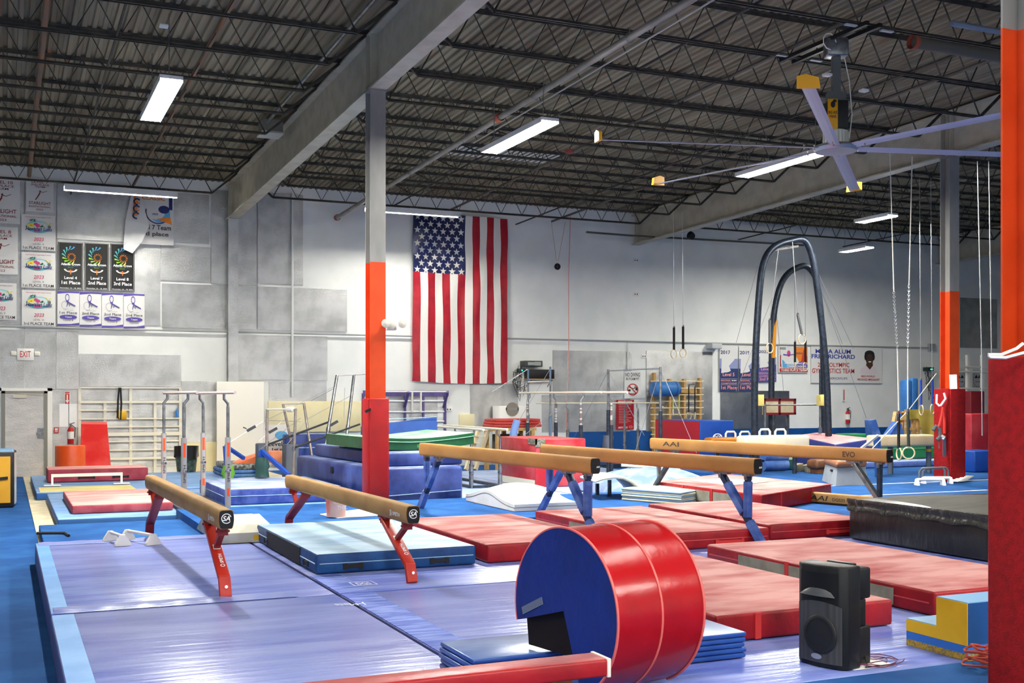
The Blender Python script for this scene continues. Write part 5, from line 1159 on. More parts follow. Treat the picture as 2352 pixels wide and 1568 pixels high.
a = Vector((V(1183, 975, 23.5).x, 23.5, 1.2)); b = MB(); b.tube([V(1188, 965, 23.5), V(1180, 990, 23.5), V(1178, 1005, 23.5)], .09, 8); tag(b.build('wrapped_pad', M('light_blue_wrap', '6d8cc4', .6)), 'light blue wrap tied to a cable above the red cube', 'padding')
b = MB(); b.tube([V(1398, 1000, 22.5), V(1396, 1025, 22.5), V(1390, 1045, 22.5)], .12, 9); tag(b.build('wrapped_pad', M('grey_wrap', '4b5060', .6)), 'dark grey wrap round the foot of the left horizontal bar post', 'padding')
# two colour block and horses
a, c = V(1608, 966, 23.5), V(1685, 966, 23.5)
b = MB(); b.box(a.x, c.x, 23.5, 25.6, .245, a.z, 0, .02); n = tag(b.build('foam_block', M('cobalt_vinyl', '1a479c', .42, 0, '163d8a', 2)), 'cobalt blue block with a red end, before the wooden stall bars', 'foam block')
b = MB(); b.box(a.x-.012, a.x, 23.53, 25.57, .26, a.z-.015); b.build('red_end', M('block_red', 'b01c2c', .42), n)
b = MB(); q = V(1640, 998, 23.48); b.ring(q + Vector((.1, -.005, -.06)), (.14,0,0), (0,0,.09), .78, 20); b.text('DGS', q + Vector((.0, -.005, -.11)), (.2,0,0), (0,0,.09), 0, .02); b.build('logo', INKW, n)
def horse(label, px0, px1, pyt, pyb, Y, m, handles, z0=.245, dy=.36):
    a, c = V(px0, pyt, Y), V(px1, pyt, Y); zb = V(px0, pyb, Y).z; mid = (a+c)/2; t = T('pommel_horse', label, 'pommel horse', (mid.x, Y+dy/2, z0))
    b = MB(); b.box(a.x, c.x, Y, Y+dy, zb, a.z, 0, .07, 4); b.build('body', m, t)
    for px_ in handles:
        h = V(px_, pyt, Y); h.y = Y+dy/2; w = .14
        MB().tube([h + Vector((-w, 0, -.01)), h + Vector((-w, 0, .09)), h + Vector((-w*.7, 0, .14)), h + Vector((w*.7, 0, .14)), h + Vector((w, 0, .09)), h + Vector((w, 0, -.01))], .025, 8).build('pommel', WHITE, t)
    for x in (a.x+.3, c.x-.3):
        MB().cyl((x, Y+dy/2, zb), (x, Y+dy/2, z0), .05, 10).build('leg', DARKSTEEL, t)
    return t
horse('cream pommel horse with two white handles beyond the rightmost raised beam', 1711, 1862, 1001, 1036, 20.4, M('cream_leather', 'e2d7bd', .5, 0, 'd8ccb0', 2), (1768, 1804))
horse('orange brown pommel horse behind the cream one', 1634, 1735, 1005, 1034, 22.6, M('tan_leather', 'b8701e', .4, 0, 'a8641a', 2), (1688, 1721))
VC = M('vault_cream', 'e3cda6', .5, 0, 'd9c297', 2)
t = T('vaulting_table', 'long cream vault on a grey leg left of the right padded column', 'vault', (18.9, 18.7, ZM)); Yv = 19.4
a, c = V(2017, 1000, Yv), V(2148, 1000, Yv); zb = V(2017, 1027, Yv).z
b = MB(); b.box(a.x, c.x, Yv, Yv+.4, zb, a.z, 0, .05, 3); b.build('body', VC, t)
for px_ in (2133, 2045):
    x = V(px_, 1030, Yv+.2).x; u = MB().cyl((x, Yv+.2, zb), (x, Yv+.2, ZM+.005), .06, 12).build('leg', M('slate_post', '4f5a68', .5), t); MB().lathe([(.065, -.03), (.065, .03)], (x, Yv+.2, .75), (0,0,1), 12).build('collar', YELLOW, u)
# vault box with leather top
p = [Vector((*G(*q, ZM)[:2], 0)) for q in ((1920, 1117), (1996, 1112), (1888, 1104))]; p.append(p[1]+p[2]-p[0]); q4 = [p[0], p[1], p[3], p[2]]; cc = sum(q4, Vector())/4
t = T('vault_box', 'grey vault box with a brown leather top behind the steel legs of the rightmost beam', 'vault box', (cc.x, cc.y, ZM+.004))
bm = bmesh.new(); lo = [bm.verts.new((v.x, v.y, ZM+.005)) for v in q4]; hi = [bm.verts.new((cc.x+(v.x-cc.x)*.86, cc.y+(v.y-cc.y)*.86, ZM+.34)) for v in q4]
bm.faces.new(hi); bm.faces.new(lo[::-1])
for i in range(4): bm.faces.new((lo[i], lo[(i+1) % 4], hi[(i+1) % 4], hi[i]))
bmesh.ops.recalc_face_normals(bm, faces=bm.faces[:]); b = MB(); b.bm(bm, 0); bx_ = b.build('box', M('grey_painted_wood', '9aa0a4', .6, 0, '8f9498', 2), t)
b = MB(); b.prism([(cc.x+(v.x-cc.x)*.93, cc.y+(v.y-cc.y)*.93) for v in q4], ZM+.342, ZM+.48, 0, .06, 4); b.build('leather_top', M('brown_leather', '9c6748', .5, 0, '8a5a3e', 3), t)
m_ = q4[0].lerp(q4[3], .4); b = MB(); e1 = (q4[3]-q4[0]).normalized(); o1 = Vector((-e1.y, e1.x, 0)); o1 = o1 if o1.x < 0 else -o1
b.bar(m_ + o1*-.03 + e1*-.07 + Vector((0,0,ZM+.27)), m_ + o1*-.03 + e1*.07 + Vector((0,0,ZM+.27)), .05, .05, 0, (0,0,1), .02); b.build('hand_hole', DK, bx_)
a, c = V(1876, 1056, 20.2), V(1950, 1056, 20.2); b = MB(); b.box(a.x, c.x, 20.2, 20.6, V(1876, 1078, 20.2).z, a.z, 0, .08, 3); b.box(a.x+.1, c.x-.1, 20.25, 20.55, ZM+.005, V(1876, 1078, 20.2).z); tag(b.build('vault_box', M('old_brown_leather', '70492f', .5, 0, '5d3b26', 4)), 'old brown leather box top behind the grey vault box', 'vault box')
# blue rolls, green block
b = MB()
for k, (dz, r) in enumerate(((0, .13), (.2, .12))):
    a, c = V(1752, 1080, 21.5), V(1806, 1080, 21.5); z = ZM+.14+dz
    m1 = tag(MB().cyl((a.x, 21.5, z), (c.x, 21.5, z), r, 16).build('rolled_mat', M('roll_blue', '3f5f9c', .45, 0, '5f7db4', 3)), ('lower', 'upper')[k] + ' of two rolled blue mats under the rightmost beam', 'gym mat')
a, c = V(1806, 1050, 21.6), V(1826, 1050, 21.6); b = MB(); b.box(a.x, c.x, 21.6, 22.2, ZM+.005, a.z, 0, .03); n = tag(b.build('foam_block', M('dark_green_foam', '2c5c4c', .6)), 'dark green block with a pale band beside the rolled blue mats', 'foam block')
b = MB(); b.box(a.x-.003, c.x+.003, 21.59, 22.21, ZM+.25, ZM+.33); b.build('band', M('pale_green_band', 'b9cdb4', .6), n)
def heap(label, px, py, Y, m, w=.25, n_=9, name='foam_chunk'):
    for k in range(n_):
        q = V(px + rr.uniform(-12, 12), py, Y); s = rr.uniform(.05, .1); b = MB(); b.obox((q.x, Y+rr.uniform(-.2, .2), ZM+s+.006), (s,0,s*.2), (0,s,0), (-s*.2,0,s), 0, .01)
        tag(b.build(name, m), label, 'foam block', 'foam chunks under the rightmost beam')
heap('pale foam chunk lying among others under the rightmost beam', 1852, 1075, 21.0, M('foam_cream', 'cdbf9a', .9), n_=5)
# pink and blue mats behind the beam, green mats on the right
a, c = V(1893, 1018, 22.0), V(1985, 1008, 22.0)
b = MB(); b.prism([(a.x, 21.6, .82), (c.x, 21.6, .95), (c.x-.3, 23.4, 1.05), (a.x+.2, 23.4, .98)], ZM+.006, .9, 0, .04, 3, 1); tag(b.build('crash_mat', [M('violet_mat_side', '3a4486', .5), M('pink_mat_top', 'd88f92', .7, 0, 'e0a6a6', 2)]), 'pink topped soft mat behind the rightmost beam', 'gym mat')
b = MB(); q = pxbox(1962, 997, 2012, 1030, 23.6); b.box(q[0], q[2], 23.6, 24.4, ZM+.005, q[3], 0, .05, 3); n = tag(b.build('crash_mat', M('bright_green_vinyl', '1d7a4a', .4, 0, '196c41', 2)), 'bright green block behind the pink topped mat', 'gym mat')
b = MB(); b.text('AAI', (q[0]+.35, 23.595, q[3]-.2), (.4, 0, 0), (0, 0, .1), 0, .01, .3); b.build('logo', INKW, n)
b = MB(); q = pxbox(2000, 1022, 2300, 1060, 22.0); b.box(q[0], q[2], 22.0, 23.2, ZM+.16, q[3], 0, .04, 3); n = tag(b.build('crash_mat', M('bright_green_vinyl', '1d7a4a')), 'long green mat under the cream vault, behind the right padded column', 'gym mat')
MB().tube([(q[0], 21.995, ZM+.42), (q[2], 21.995, ZM+.42)], .008, 5).build('piping', M('pale_green_piping', '6fae88'), n)
b = MB(); q = pxbox(1985, 1060, 2330, 1078, 21.4); b.box(q[0], q[2], 21.4, 23.4, ZM+.005, ZM+.15, 0, .03, 2, 1); tag(b.build('base_mat', [M('periwinkle_side', '6077b8', .5, 0, '7a8ec6', 4), PALE]), 'periwinkle blue mat under the long green mat', 'gym mat')
b = MB(); q = pxbox(1870, 1008, 1966, 1050, 24.3); b.box(q[0], q[2], 24.3, 24.9, ZM+.005, q[3], 0, .01); tag(b.build('storage_box', M('cobalt_vinyl', '1a479c')), 'flat topped blue box before the blue painted wall', 'box')
# springboard standing on edge behind the high bar
t = T('springboard', 'maroon framed springboard standing on edge behind the ring tower', 'springboard', (21.0, 25.6, 1.0)); Ys = 25.6
q = pxbox(1753, 915, 1827, 952, Ys); MR = M('maroon_frame', '7c1f28', .5)
b = MB(); b.box(q[0], q[2], Ys, Ys+.06, q[1], q[3], 0, .01); b.build('board', M('cream_board', 'cfc2a4', .6, 0, 'bfae8c', 3), t)
for x0, x1, z0, z1 in ((q[0], q[2], q[3]-.06, q[3]), (q[0], q[2], q[1], q[1]+.06), (q[0], q[0]+.06, q[1], q[3]), (q[2]-.06, q[2], q[1], q[3]), ((q[0]+q[2])/2-.04, (q[0]+q[2])/2+.02, q[1], q[3])):
    b = MB(); b.box(x0, x1, Ys-.03, Ys, z0, z1); b.build('frame_rail', MR, t)
for f in (.4, .8): MB().bar((q[0]+(q[2]-q[0])*f, Ys+.1, ZM+.005), (q[0]+(q[2]-q[0])*f, Ys+.1, q[3]), .06, .06).build('stand_post', STEEL, t)
p1, p2 = V(1757, 930, 23.2), V(1884, 932, 23.2); p2.z = p1.z
t = hbar('steel horizontal bar with yellow pads between the ring tower legs', p1, p2, ZM+.005, M('blue_grey_dark', '48566a', .45), STEEL, r=.04)
for x in (V(1744, 925, 23.1).x, V(1884, 920, 23.1).x): b = MB(); b.box(x-.09, x+.09, 23.02, 23.14, p1.z-.02, p1.z+.26, 0, .01); b.build('yellow_pad', M('pale_yellow_pad', 'e3d27a', .6), t)
MB().cyl((p2.x, 23.2, p1.z), (p2.x, 23.2, V(1884, 848, 23.2).z), .03, 8).build('post_top', DARKSTEEL, t)
# ring tower: two steel arches
def arch(label, pts, Y, r, top_px, rings, guys, m=DARKSTEEL, foot=ZM+.005):
    P = [V(x, y, Y) for x, y in pts]; P[0].z = foot; P[-1].z = foot
    t = T('ring_frame', label, 'ring frame', ((P[0].x+P[-1].x)/2, Y, foot))
    sm = []
    for i in range(len(P)-1):
        p0, p1, p2, p3 = P[max(i-1, 0)], P[i], P[i+1], P[min(i+2, len(P)-1)]
        for k in range(3):
            s = k/3; sm.append(.5*((2*p1) + (p2-p0)*s + (2*p0-5*p1+4*p2-p3)*s*s + (3*p1-p0-3*p2+p3)*s**3))
    sm.append(P[-1]); MB().tube(sm, r, 10).build('arch', m, t)
    for f in (P[0], P[-1]): b = MB(); b.box(f.x-.25, f.x+.25, Y-.25, Y+.25, foot, foot+.02, 0, .005); b.build('base_plate', m, t)
    for a, c in guys: MB().tube([V(*a, Y), V(*c, Y+.6)], .006, 5).build('guy_cable', CABLE, t)
    return t, P
Ya = 22.7
t, P = arch('front arch of the tall dark steel ring tower', [(1735, 1080), (1733, 900), (1738, 760), (1746, 650), (1754, 604), (1768, 576), (1790, 560), (1815, 553), (1836, 549), (1850, 554), (1861, 575), (1870, 612), (1882, 700), (1893, 800), (1900, 900), (1905, 1080)], Ya, .085, 0, 0, [((1741, 610), (1690, 790)), ((1862, 590), (1960, 800)), ((1862, 600), (1935, 790))])
b = MB(); b.bar(V(1770, 566, Ya) - Vector((0,0,.1)), V(1833, 556, Ya) - Vector((0,0,.1)), .05, .05); b.build('crossbar', M('black_steel', '202225', .4), t)
t, P = arch('rear arch of the tall dark steel ring tower', [(1772, 1060), (1772, 860), (1775, 750), (1783, 690), (1795, 650), (1812, 626), (1835, 613), (1850, 611), (1864, 622), (1875, 645), (1884, 700), (1890, 800), (1894, 1060)], 25.9, .085, 0, 0, [((1783, 660), (1690, 900)), ((1880, 650), (1990, 960)), ((1782, 700), (1800, 900))])
b = MB(); a, c = V(1780, 735, 25.85), V(1776, 822, 25.8); b.bar(a, c, .1, .05, 0, (0,1,0)); n = b.build('padding', M('amber_red_pad', 'd8902a', .5, 0, 'b02a22', .9, (6,1,.2)), t)
GST = M('grey_strap_woven', '5f6162', .7)
def up_(px_, Y): v = V(px_, 560, Y); v.z = roof(Y)-.6; return v
def rings2(label, top, joint, low, Y, strap, yaw): hung_ring(label, up_(top[0], Y) if top[1] < 545 else V(*top, Y), V(*joint, Y), V(*low, Y), strap, CABLE, yaw, r1=.009, r2=.035)
rings2('left ring hanging from the front arch of the ring tower', (1789, 562), (1768, 735), (1768, 788), Ya, GST, .2)
rings2('right ring hanging askew from the front arch of the ring tower', (1820, 556), (1832, 722), (1842, 768), Ya-.1, GST, .1)
rings2('left ring hanging from the rear arch of the ring tower', (1825, 615), (1826, 785), (1826, 832), 25.9, DK, 1.0)
rings2('right ring hanging from the rear arch of the ring tower', (1849, 612), (1850, 782), (1850, 832), 25.9, DK, .3)
rings2('left of the two rings on long black straps left of the ring tower', (1547, 540), (1548, 752), (1548, 803), 26.5, DK, .3)
rings2('right of the two rings on long black straps left of the ring tower', (1567, 538), (1569, 750), (1569, 801), 26.5, DK, .2)
def chain(b, a, c, n, w=.03):
    a, c = Vector(a), Vector(c); d = (c-a)/n
    for i in range(n):
        m = a + d*(i+.5); u = d.normalized(); s = (u.orthogonal() if i % 2 else u.cross(u.orthogonal())).normalized()
        b.tube([m + u*d.length*.62*math.cos(k*math.pi/4) + s*w*.5*math.sin(k*math.pi/4) for k in range(8)], .006, 4, closed=True)
    return b
def long_ring(label, pts, zc, ringpx, yaw, strap, c0, c1):
    """pts: rope top, rope end / chain start, chain end, strap end"""
    q = [D(*p, zc) for p in pts]; t = T('gymnastic_ring', label, 'gymnastic ring', D(*ringpx, zc))
    MB().tube([q[0], q[1]], .012, 6).build('rope', ROPE, t); chain(MB(), q[1], q[2], 30, .045).build('chain', M('bright_chain', 'c9cbcc', .3, .7), t)
    MB().tube([q[2], q[3]], .012, 6).build('cord', ROPE, t); MB().tube([q[3], q[4]], .03, 8).build('strap', strap, t)
    MB().obox(q[3], (.025,0,0), (0,.02,0), (0,0,.06)).build('shackle', CHROME, t)
    gym_ring(MB(), D(*ringpx, zc), .118, .016, yaw).build('ring', RINGW, t)
long_ring('left ring on a long rope and chain in front of the cream vault', [(2044, 352), (2053, 670), (2061, 800), (2064, 950), (2064, 1030)], 23.2, (2065, 1042), 1.25, DK, 0, 0)
long_ring('right ring on a long rope and chain in front of the cream vault', [(2095, 360), (2088, 655), (2085, 800), (2085, 945), (2087, 1025)], 23.0, (2087, 1040), -.55, M('dark_green_strap', '2c332c', .7), 0, 0)
for (x0, y0), (x1, y1), (xr_, yr), l in (((2112, 470), (2115, 872), (2116, 930), 'left'), ((2138, 470), (2141, 872), (2142, 928), 'right')):
    hung_ring(f'{l} ring on a blue strap right of the cream vault', (D(x0, y0, 27).x, D(x0, y0, 27).y, roof(D(x0, y0, 27).y)-.6), D(x1, y1, 27), D(xr_, yr, 27), M('blue_web_strap', '2a479c', .6), CABLE, 1.2 if l == 'left' else .4, r1=.008, r2=.03)
for x0, x1, l in ((2245, 2254, 'left'), (2271, 2277, 'right')):
    tag(MB().tube([D(x0, 370, 20), D(x1, 790, 20), D(x1+2, 1000, 20)], .009, 5).build('hanging_cable', CABLE), f'{l} thin cable hanging between the two right columns', 'cable')
tag(MB().tube([D(2150, 858, 26), D(2090, 938, 24), D(1975, 1060, 21)], .011, 5).build('rope', ROPE), 'pale rope slanting down left of the right padded column', 'rope')
# wooden trestle with yellow cover, blue pads, leaning things on the right
t = T('wooden_steps', 'wooden step frame left of the yellow cover', 'steps', (23.5, 24.0, ZM)); Yt = 24.6
for x0, x1 in ((2045, 2056), (2064, 2076)):
    MB().bar(V(x0, 1008, Yt)*1.0, V(x1, 946, Yt+.3), .09, .05).build('rail', WOOD, t)
for f in (.1, .4, .7, .97):
    a = V(2045, 1008, Yt).lerp(V(2056, 946, Yt+.3), f); c = V(2064, 1008, Yt).lerp(V(2076, 946, Yt+.3), f); MB().bar(a, c, .16, .035).build('step', WOOD, t)
t = T('wooden_trestle', 'wooden trestle draped with a yellow cover left of the right padded column', 'trestle', (24.5, 24.4, ZM)); Yt = 24.5
for x in (2082, 2097, 2108): a = V(x, 940, Yt); MB().bar((a.x, Yt, ZM+.005), a, .09, .08).build('post', WOOD, t)
for y in (962, 985): MB().bar(V(2078, y, Yt), V(2118, y-2, Yt), .05, .08).build('rail', WOOD, t)
b = MB(); b.sheet(lambda u, v: V(2080+68*u, 940+62*v*(.35+.65*min(1, max(0, (u-.45)*8))) , Yt-.12-.05*math.sin(u*14)*v), 24, 10); b.build('yellow_cover', M('mustard_cloth', 'c9b254', .7, 0, 'b8a048', 3), t)
for (x0, y0, x1, y1), l in (((2082, 872, 2096, 945), 'left'), ((2095, 868, 2110, 945), 'right')):
    q = pxbox(x0, y0, x1, y1, 26.5); b = MB(); b.box(q[0], q[2], 26.5, 26.8, .01, q[3], 0, .05); tag(b.build('rolled_mat', M('sky_vinyl', '3572b4', .45, 0, '2f66a4', 3)), f'{l} of two tall blue pads standing behind the yellow cover', 'gym mat')
for pts, l in (([(2000, 965), (2012, 963), (2024, 1000), (2003, 1002)], 'leaning dark blue wrapped post left of the green mat'), ([(2064, 968), (2072, 975), (2070, 1000), (2043, 1000)], 'pale blue wrapped wedge in front of the wooden steps')):
    b = MB(); b.extrude_poly([V(*p, 22.4 if l[0] == 'l' else 21.0) for p in pts][::-1], (.02, .25, 0)); tag(b.build('wrapped_pad', M('denim_vinyl', '3a5ea6', .4, 0, '5a7abc', 4, (1,1,1), .6, 6)), l, 'padding')
t = T('vault_anchor', 'blue slanting vault anchor frame left of the cream vault', 'floor anchor', (17.3, 19.6, ZM))
MB().bar(D(2016, 1000, 24), D(1978, 1030, 23.4), .04, .05).build('arm', WHITE, t); MB().bar(D(2014, 1002, 24.2), Vector((*D(2018, 1030, 24.2)[:2], ZM+.005)), .3, .06).build('post', M('vault_blue', '1f4f96', .45), t)
# right of the second column
for (x0, y0, x1, y1, Y), m, l, cat, nm in (((2231, 950, 2300, 1032, 21.0), M('crimson_vinyl', 'a02430', .4, 0, 'b23a42', 2, (1,1,1), .4, 4), 'big red padded block standing behind the nearest column', 'foam block', 'foam_block'), ((2239, 1036, 2300, 1072, 19.2), M('cobalt_vinyl', '1a479c'), 'blue block on the floor behind the nearest column', 'foam block', 'foam_block'), ((2214, 992, 2250, 1012, 23.0), M('pink_mat_top', 'd88f92'), 'pink mat edge between the two right columns', 'gym mat', 'gym_mat'), ((2230, 898, 2262, 950, 27.5), M('crimson_dark', '86222c', .5), 'dark red mats standing against the rack between the right columns', 'gym mat', 'folded_mat')):
    q = pxbox(x0, y0, x1, y1, Y); b = MB(); zb = ZM+.006 if Y < 24 else .005; b.box(q[0], q[2], Y, Y+.7, zb if nm != 'gym_mat' else .62, q[3], 0, .03); tag(b.build(nm, m), l, cat)
t = T('storage_rack', 'white storage rack between the two right columns', 'rack', (31.0, 29.0, 0))
for x in (2222, 2256): a = V(x, 815, 29.0); MB().bar((a.x, 29.0, .005), a, .1, .1).build('post', WHITE, t)
for y in (842, 853, 892, 905): a, c = V(2195, y, 28.9), V(2275, y, 28.9); c.z = a.z; MB().tube([a, c], .03, 6).build('rail', WHITE, t)
for x, l in ((2206, 'left'), (2246, 'right')):
    banner(f'{l} round grey emblem poster on the wall between the right columns', (x-12, 850, x+12, 890), M('poster_grey', 'b7b9ba', .7), [(INKK, 'o', .5, .5, .47, .47, .95), (INKK, 'p', [(.15, .55), (.35, .75), (.5, .55), (.65, .75), (.85, .55)]), (INKK, 't', .25, .3, .75, .38, 'GYM', .01)], name='poster')
tangle('cable_bundle', 'dark cables hanging on the wall left of the right column', 2135, 880, 29.9, .18, .6, 22)
q = pxbox(2127, 843, 2140, 852, 29.9); b = MB(); b.box(q[0], q[2], 29.8, 30.05, q[1], q[3], 0, .01); n = tag(b.build('control_box', M('control_dark', '20302f')), 'small dark control box with a green light left of the right column', 'control box'); b = MB(); b.box(q[0]+.1, q[2]-.05, 29.795, 29.8, q[1]+.04, q[1]+.08); b.build('status_light', M('green_glow', '3ed8b0'), n)
# harness, papers, parallettes at the right column
t = T('training_harness', 'red and white training harness hung on the right padded column', 'harness', (17.45, 17.25, 1.2)); hz_ = 22.85
for k, (pts, r, m) in enumerate((([(2152, 905), (2151, 925), (2158, 932)], .022, 'w'), ([(2168, 902), (2172, 915), (2165, 925), (2160, 932)], .022, 'w'), ([(2166, 935), (2163, 955), (2158, 975), (2152, 985)], .028, 'r'), ([(2164, 940), (2169, 965), (2169, 995)], .028, 'r'), ([(2143, 988), (2150, 978), (2158, 985), (2160, 1002), (2152, 1010)], .04, 'g'), ([(2160, 1000), (2168, 1004), (2164, 1008)], .04, 'w'), ([(2158, 1008), (2157, 1030)], .015, 'g'))):
    MB().tube([D(*p, hz_) for p in pts], r, 7).build({'w': 'white_strap', 'r': 'red_strap', 'g': 'grey_belt'}[m], {'w': WHITE, 'r': M('bright_strap', 'd8342a', .6), 'g': M('belt_grey', '55585a', .7)}[m], t)
b = MB(); b.bar(D(2169, 1006, hz_), D(2169, 1048, hz_), .08, .012, 0, (0,1,0)); b.build('tail_strap', M('belt_slate', '5a6270', .7), t)
a = D(2190, 875, 22.7); b = MB(); b.bar(D(2189, 860, 22.72), D(2190, 893, 22.72), .14, .006, 0, (.7,.7,0)); tag(b.build('paper_notice', PAPER), 'white papers taped to the right orange column above its pad', 'paper')
zz = ZM+.004
p = [D(x, y, 22.0)[:2] for x, y in ((2106, 1092), (2166, 1098), (2120, 1090), (2183, 1096))]
parallette('front white parallette at the foot of the right padded column', p[0], p[1], zz, .11, WHITE, .03); 
p = [(v[0]+.35, v[1]+.35) for v in p]
parallette('rear white parallette at the foot of the right padded column', p[2], p[3], zz, .11, WHITE, .03)
for k, px_ in enumerate((2112, 2120)):
    a = D(px_, 1075, 22.8); tag(MB().tube([Vector((a.x, a.y, ZM+.01)), Vector((a.x, a.y, ZM+.22)), Vector((a.x+.05, a.y-.02, ZM+.28)), Vector((a.x+.4, a.y-.2, ZM+.3)), Vector((a.x+.45, a.y-.22, ZM+.25)), Vector((a.x+.45, a.y-.22, ZM+.01))], .022, 8).build('grip_stand', M('grip_grey', '5a6068', .5)), ('left', 'right')[k] + ' grey looped grip handle behind the white parallettes', 'handle')
b = MB(); c = D(2218, 1088, 22.9)
for k in range(5): b.obox(c + Vector((.1*k-.2, .05*k, -c.z+ZM+.03+.016*k)), (.16, .05, 0), (-.03, .09, 0), (0, 0, .012), 0, .006)
tag(b.build('grip_pile', WHITE), 'pile of white hand grips right of the right padded column', 'hand grips')
# cable loops on the near pad
pts = [D(*p, 6.28) for p in ((2350, 788), (2335, 800), (2300, 814), (2270, 814), (2275, 820), (2310, 821), (2352, 810), (2385, 796), (2400, 780), (2370, 775), (2350, 788))]
sm = []
for i in range(len(pts)-1): sm += [pts[i].lerp(pts[i+1], k/4) for k in range(4)]
tag(MB().tube(sm, .009, 6).build('white_cable', M('white_cord', 'e8e2d4', .5)), 'white cable looped on top of the nearest red column pad', 'cable')
t = T('emergency_light', 'grey emergency light with round lamps on the middle orange column', 'emergency light', (5.62, 17.38, 3.05))
b = MB(); b.box(5.56, 5.72, 17.3, 17.42, 3.02, 3.2, 0, .01); b.build('body', M('beige_box', 'c9c4b8', .5), t)
for x in (5.52, 5.8): b = MB(); b.lathe([(0, 0), (.06, .01), (.07, .05), (0, .06)], (x, 17.3, 3.12), (0,-1,0), 14); b.build('lamp_head', M('beige_box', 'c9c4b8'), t)
b = MB(); b.bar((5.2, 17.3, 1.72), (5.29, 17.32, 1.76), .03, .04); tag(b.build('black_grip', BLACK), 'small black clip at the left top of the middle red pad', 'clip')

# ---------------------------------------------------------------- ceiling things
hub = D(1920, 341, 0); zc = (5.65-HC)*FPX/(YH-341); hub = D(1920, 341, zc)
t = T('ceiling_fan', 'huge six-bladed ceiling fan with yellow blade tips at upper right', 'fan', hub)
BLADE = M('blade_aluminium', 'b4b6c2', .4, .3); TIP = M('tip_yellow', 'e8a82a', .45)
b = MB(); b.lathe([(0, -.06), (.30, -.05), (.33, 0), (.30, .04), (.14, .06), (0, .06)], hub, (0,0,1), 32); b.build('hub_plate', M('hub_silver', 'a9abb4', .3, .6), t)
b = MB(); b.lathe([(.17, .06), (.17, .25), (.13, .27), (0, .27)], hub, (0,0,1), 26, 0, False)
for k in range(22): a = k*2*math.pi/22; b.obox(hub + Vector((.18*math.cos(a), .18*math.sin(a), .15)), (.012*math.cos(a), .012*math.sin(a), 0), (-.005*math.sin(a), .005*math.cos(a), 0), (0,0,.085))
b.build('motor', M('motor_white', 'cfd2cc', .4, .3), t)
u = Vector((CY, -SY, 0)); fw = Vector((SY, CY, 0))
MB().obox(hub + u*.0 + Vector((0,0,.48)), u*.15, fw*.13, (0,0,.21), 0, .01).build('drive_box', M('drive_black', '1c1d1e', .5, 0, None, 4, (1,1,1), .3, 40), t)
yb = MB().obox(hub - u*.085 - fw*.135 + Vector((0,0,.48)), u*.075, fw*.012, (0,0,.225), 0, .01).build('yellow_cover', M('fan_yellow', 'e2a012', .4), t)
b = MB(); q = hub - u*.15 - fw*.149 + Vector((0,0,.42)); b.text('BIG ASS', q + Vector((0,0,.06)), u*.13, (0,0,.045), 0, .02); b.text('FANS', q + u*.015, u*.1, (0,0,.045), 0, .02); b.disc(q + u*.065 + Vector((0,0,.2)), u*.035, (0,0,.05), 14); b.disc(q + u*.09 + Vector((0,0,.25)), u*.03, (0,0,.025), 10); b.build('logo', INKK, yb)
ztop = roof(hub.y)-.66
MB().bar(hub + Vector((0,0,.68)), Vector((hub.x, hub.y, ztop)), .12, .1, 0, fw).build('downrod', M('fan_grey', '5c605e', .5), t)
MB().obox(hub + Vector((0,0,.74)), u*.13, fw*.08, (0,0,.09)).build('lower_bracket', M('fan_grey', '5c605e'), t)
MB().obox(Vector((hub.x, hub.y, ztop-.1)), u*.16, fw*.12, (0,0,.13), 0, .02).build('upper_bracket', STEEL, t)
jy = min(JY, key=lambda y: abs(y-hub.y)); jn = sorted(JY, key=lambda y: abs(y-hub.y))[1]
for dx in (-.12, .12): b = MB(); b.bar((hub.x+dx, min(jy, jn)-.2, ztop+.02), (hub.x+dx, max(jy, jn)+.2, ztop+.02), .06, .06); b.build('mounting_rail', BLACK, t)
for y in (jy, jn):
    for dx in (-.35, .3): b = MB(); b.box(hub.x+dx, hub.x+dx+.22, y-.03, y+.03, ztop+.02, ztop+.04); b.build('mounting_plate', M('plate_white', 'b9babb', .5), t)
MB().tube([hub + u*.2 + Vector((0,0,.15)), hub + u*.24 + Vector((0,0,.5)), hub + u*.2 + Vector((0,0,1.0)), Vector((hub.x+.1, hub.y, ztop))], .008, 6).build('safety_cable', WHITE, t)
MB().tube([Vector((hub.x-.2, hub.y-.1, ztop-.05)) + Vector((.12*math.cos(k*.7), 0, .12*math.sin(k*.7))) for k in range(8)], .009, 6).build('wire_loop', WHITE, t)
tip = G(1862, 213, hub.z); az0 = math.atan2(tip.y-hub.y, tip.x-hub.x)
for k in range(6):
    a = az0 + k*math.pi/3; d = Vector((math.cos(a), math.sin(a), 0)); s = Vector((-d.y, d.x, 0)); up = Vector((0,0,1)); RR = 3.6
    sp = (s*.98 - up*.22).normalized(); nn = d.cross(sp)
    b = MB(); sec = [(-.09, 0), (-.03, .016), (.04, .016), (.09, .002), (.04, -.008), (-.03, -.008)]
    for q0, q1 in ((.25, RR),):
        b.add([hub + d*q + sp*x + nn*z for q in (q0, q1) for x, z in sec], [tuple(range(5, -1, -1)), tuple(range(6, 12))] + [(i, (i+1) % 6, 6+(i+1) % 6, 6+i) for i in range(6)])
    bl = b.build('blade', BLADE, t)
    b = MB(); e = hub + d*RR
    b.extrude_poly([e - sp*.13 - up*.04, e + sp*.15 + up*.0, e + sp*.13 + up*.12, e - sp*.02 + up*.14, e - sp*.13 + up*.1], d*.05); b.build('tip', TIP, bl)
    b = MB()
    for q in (.34, .5): b.cyl(hub + d*q - up*.03, hub + d*q + up*.04, .014, 6)
    b.build('bolt', CHROME, bl)
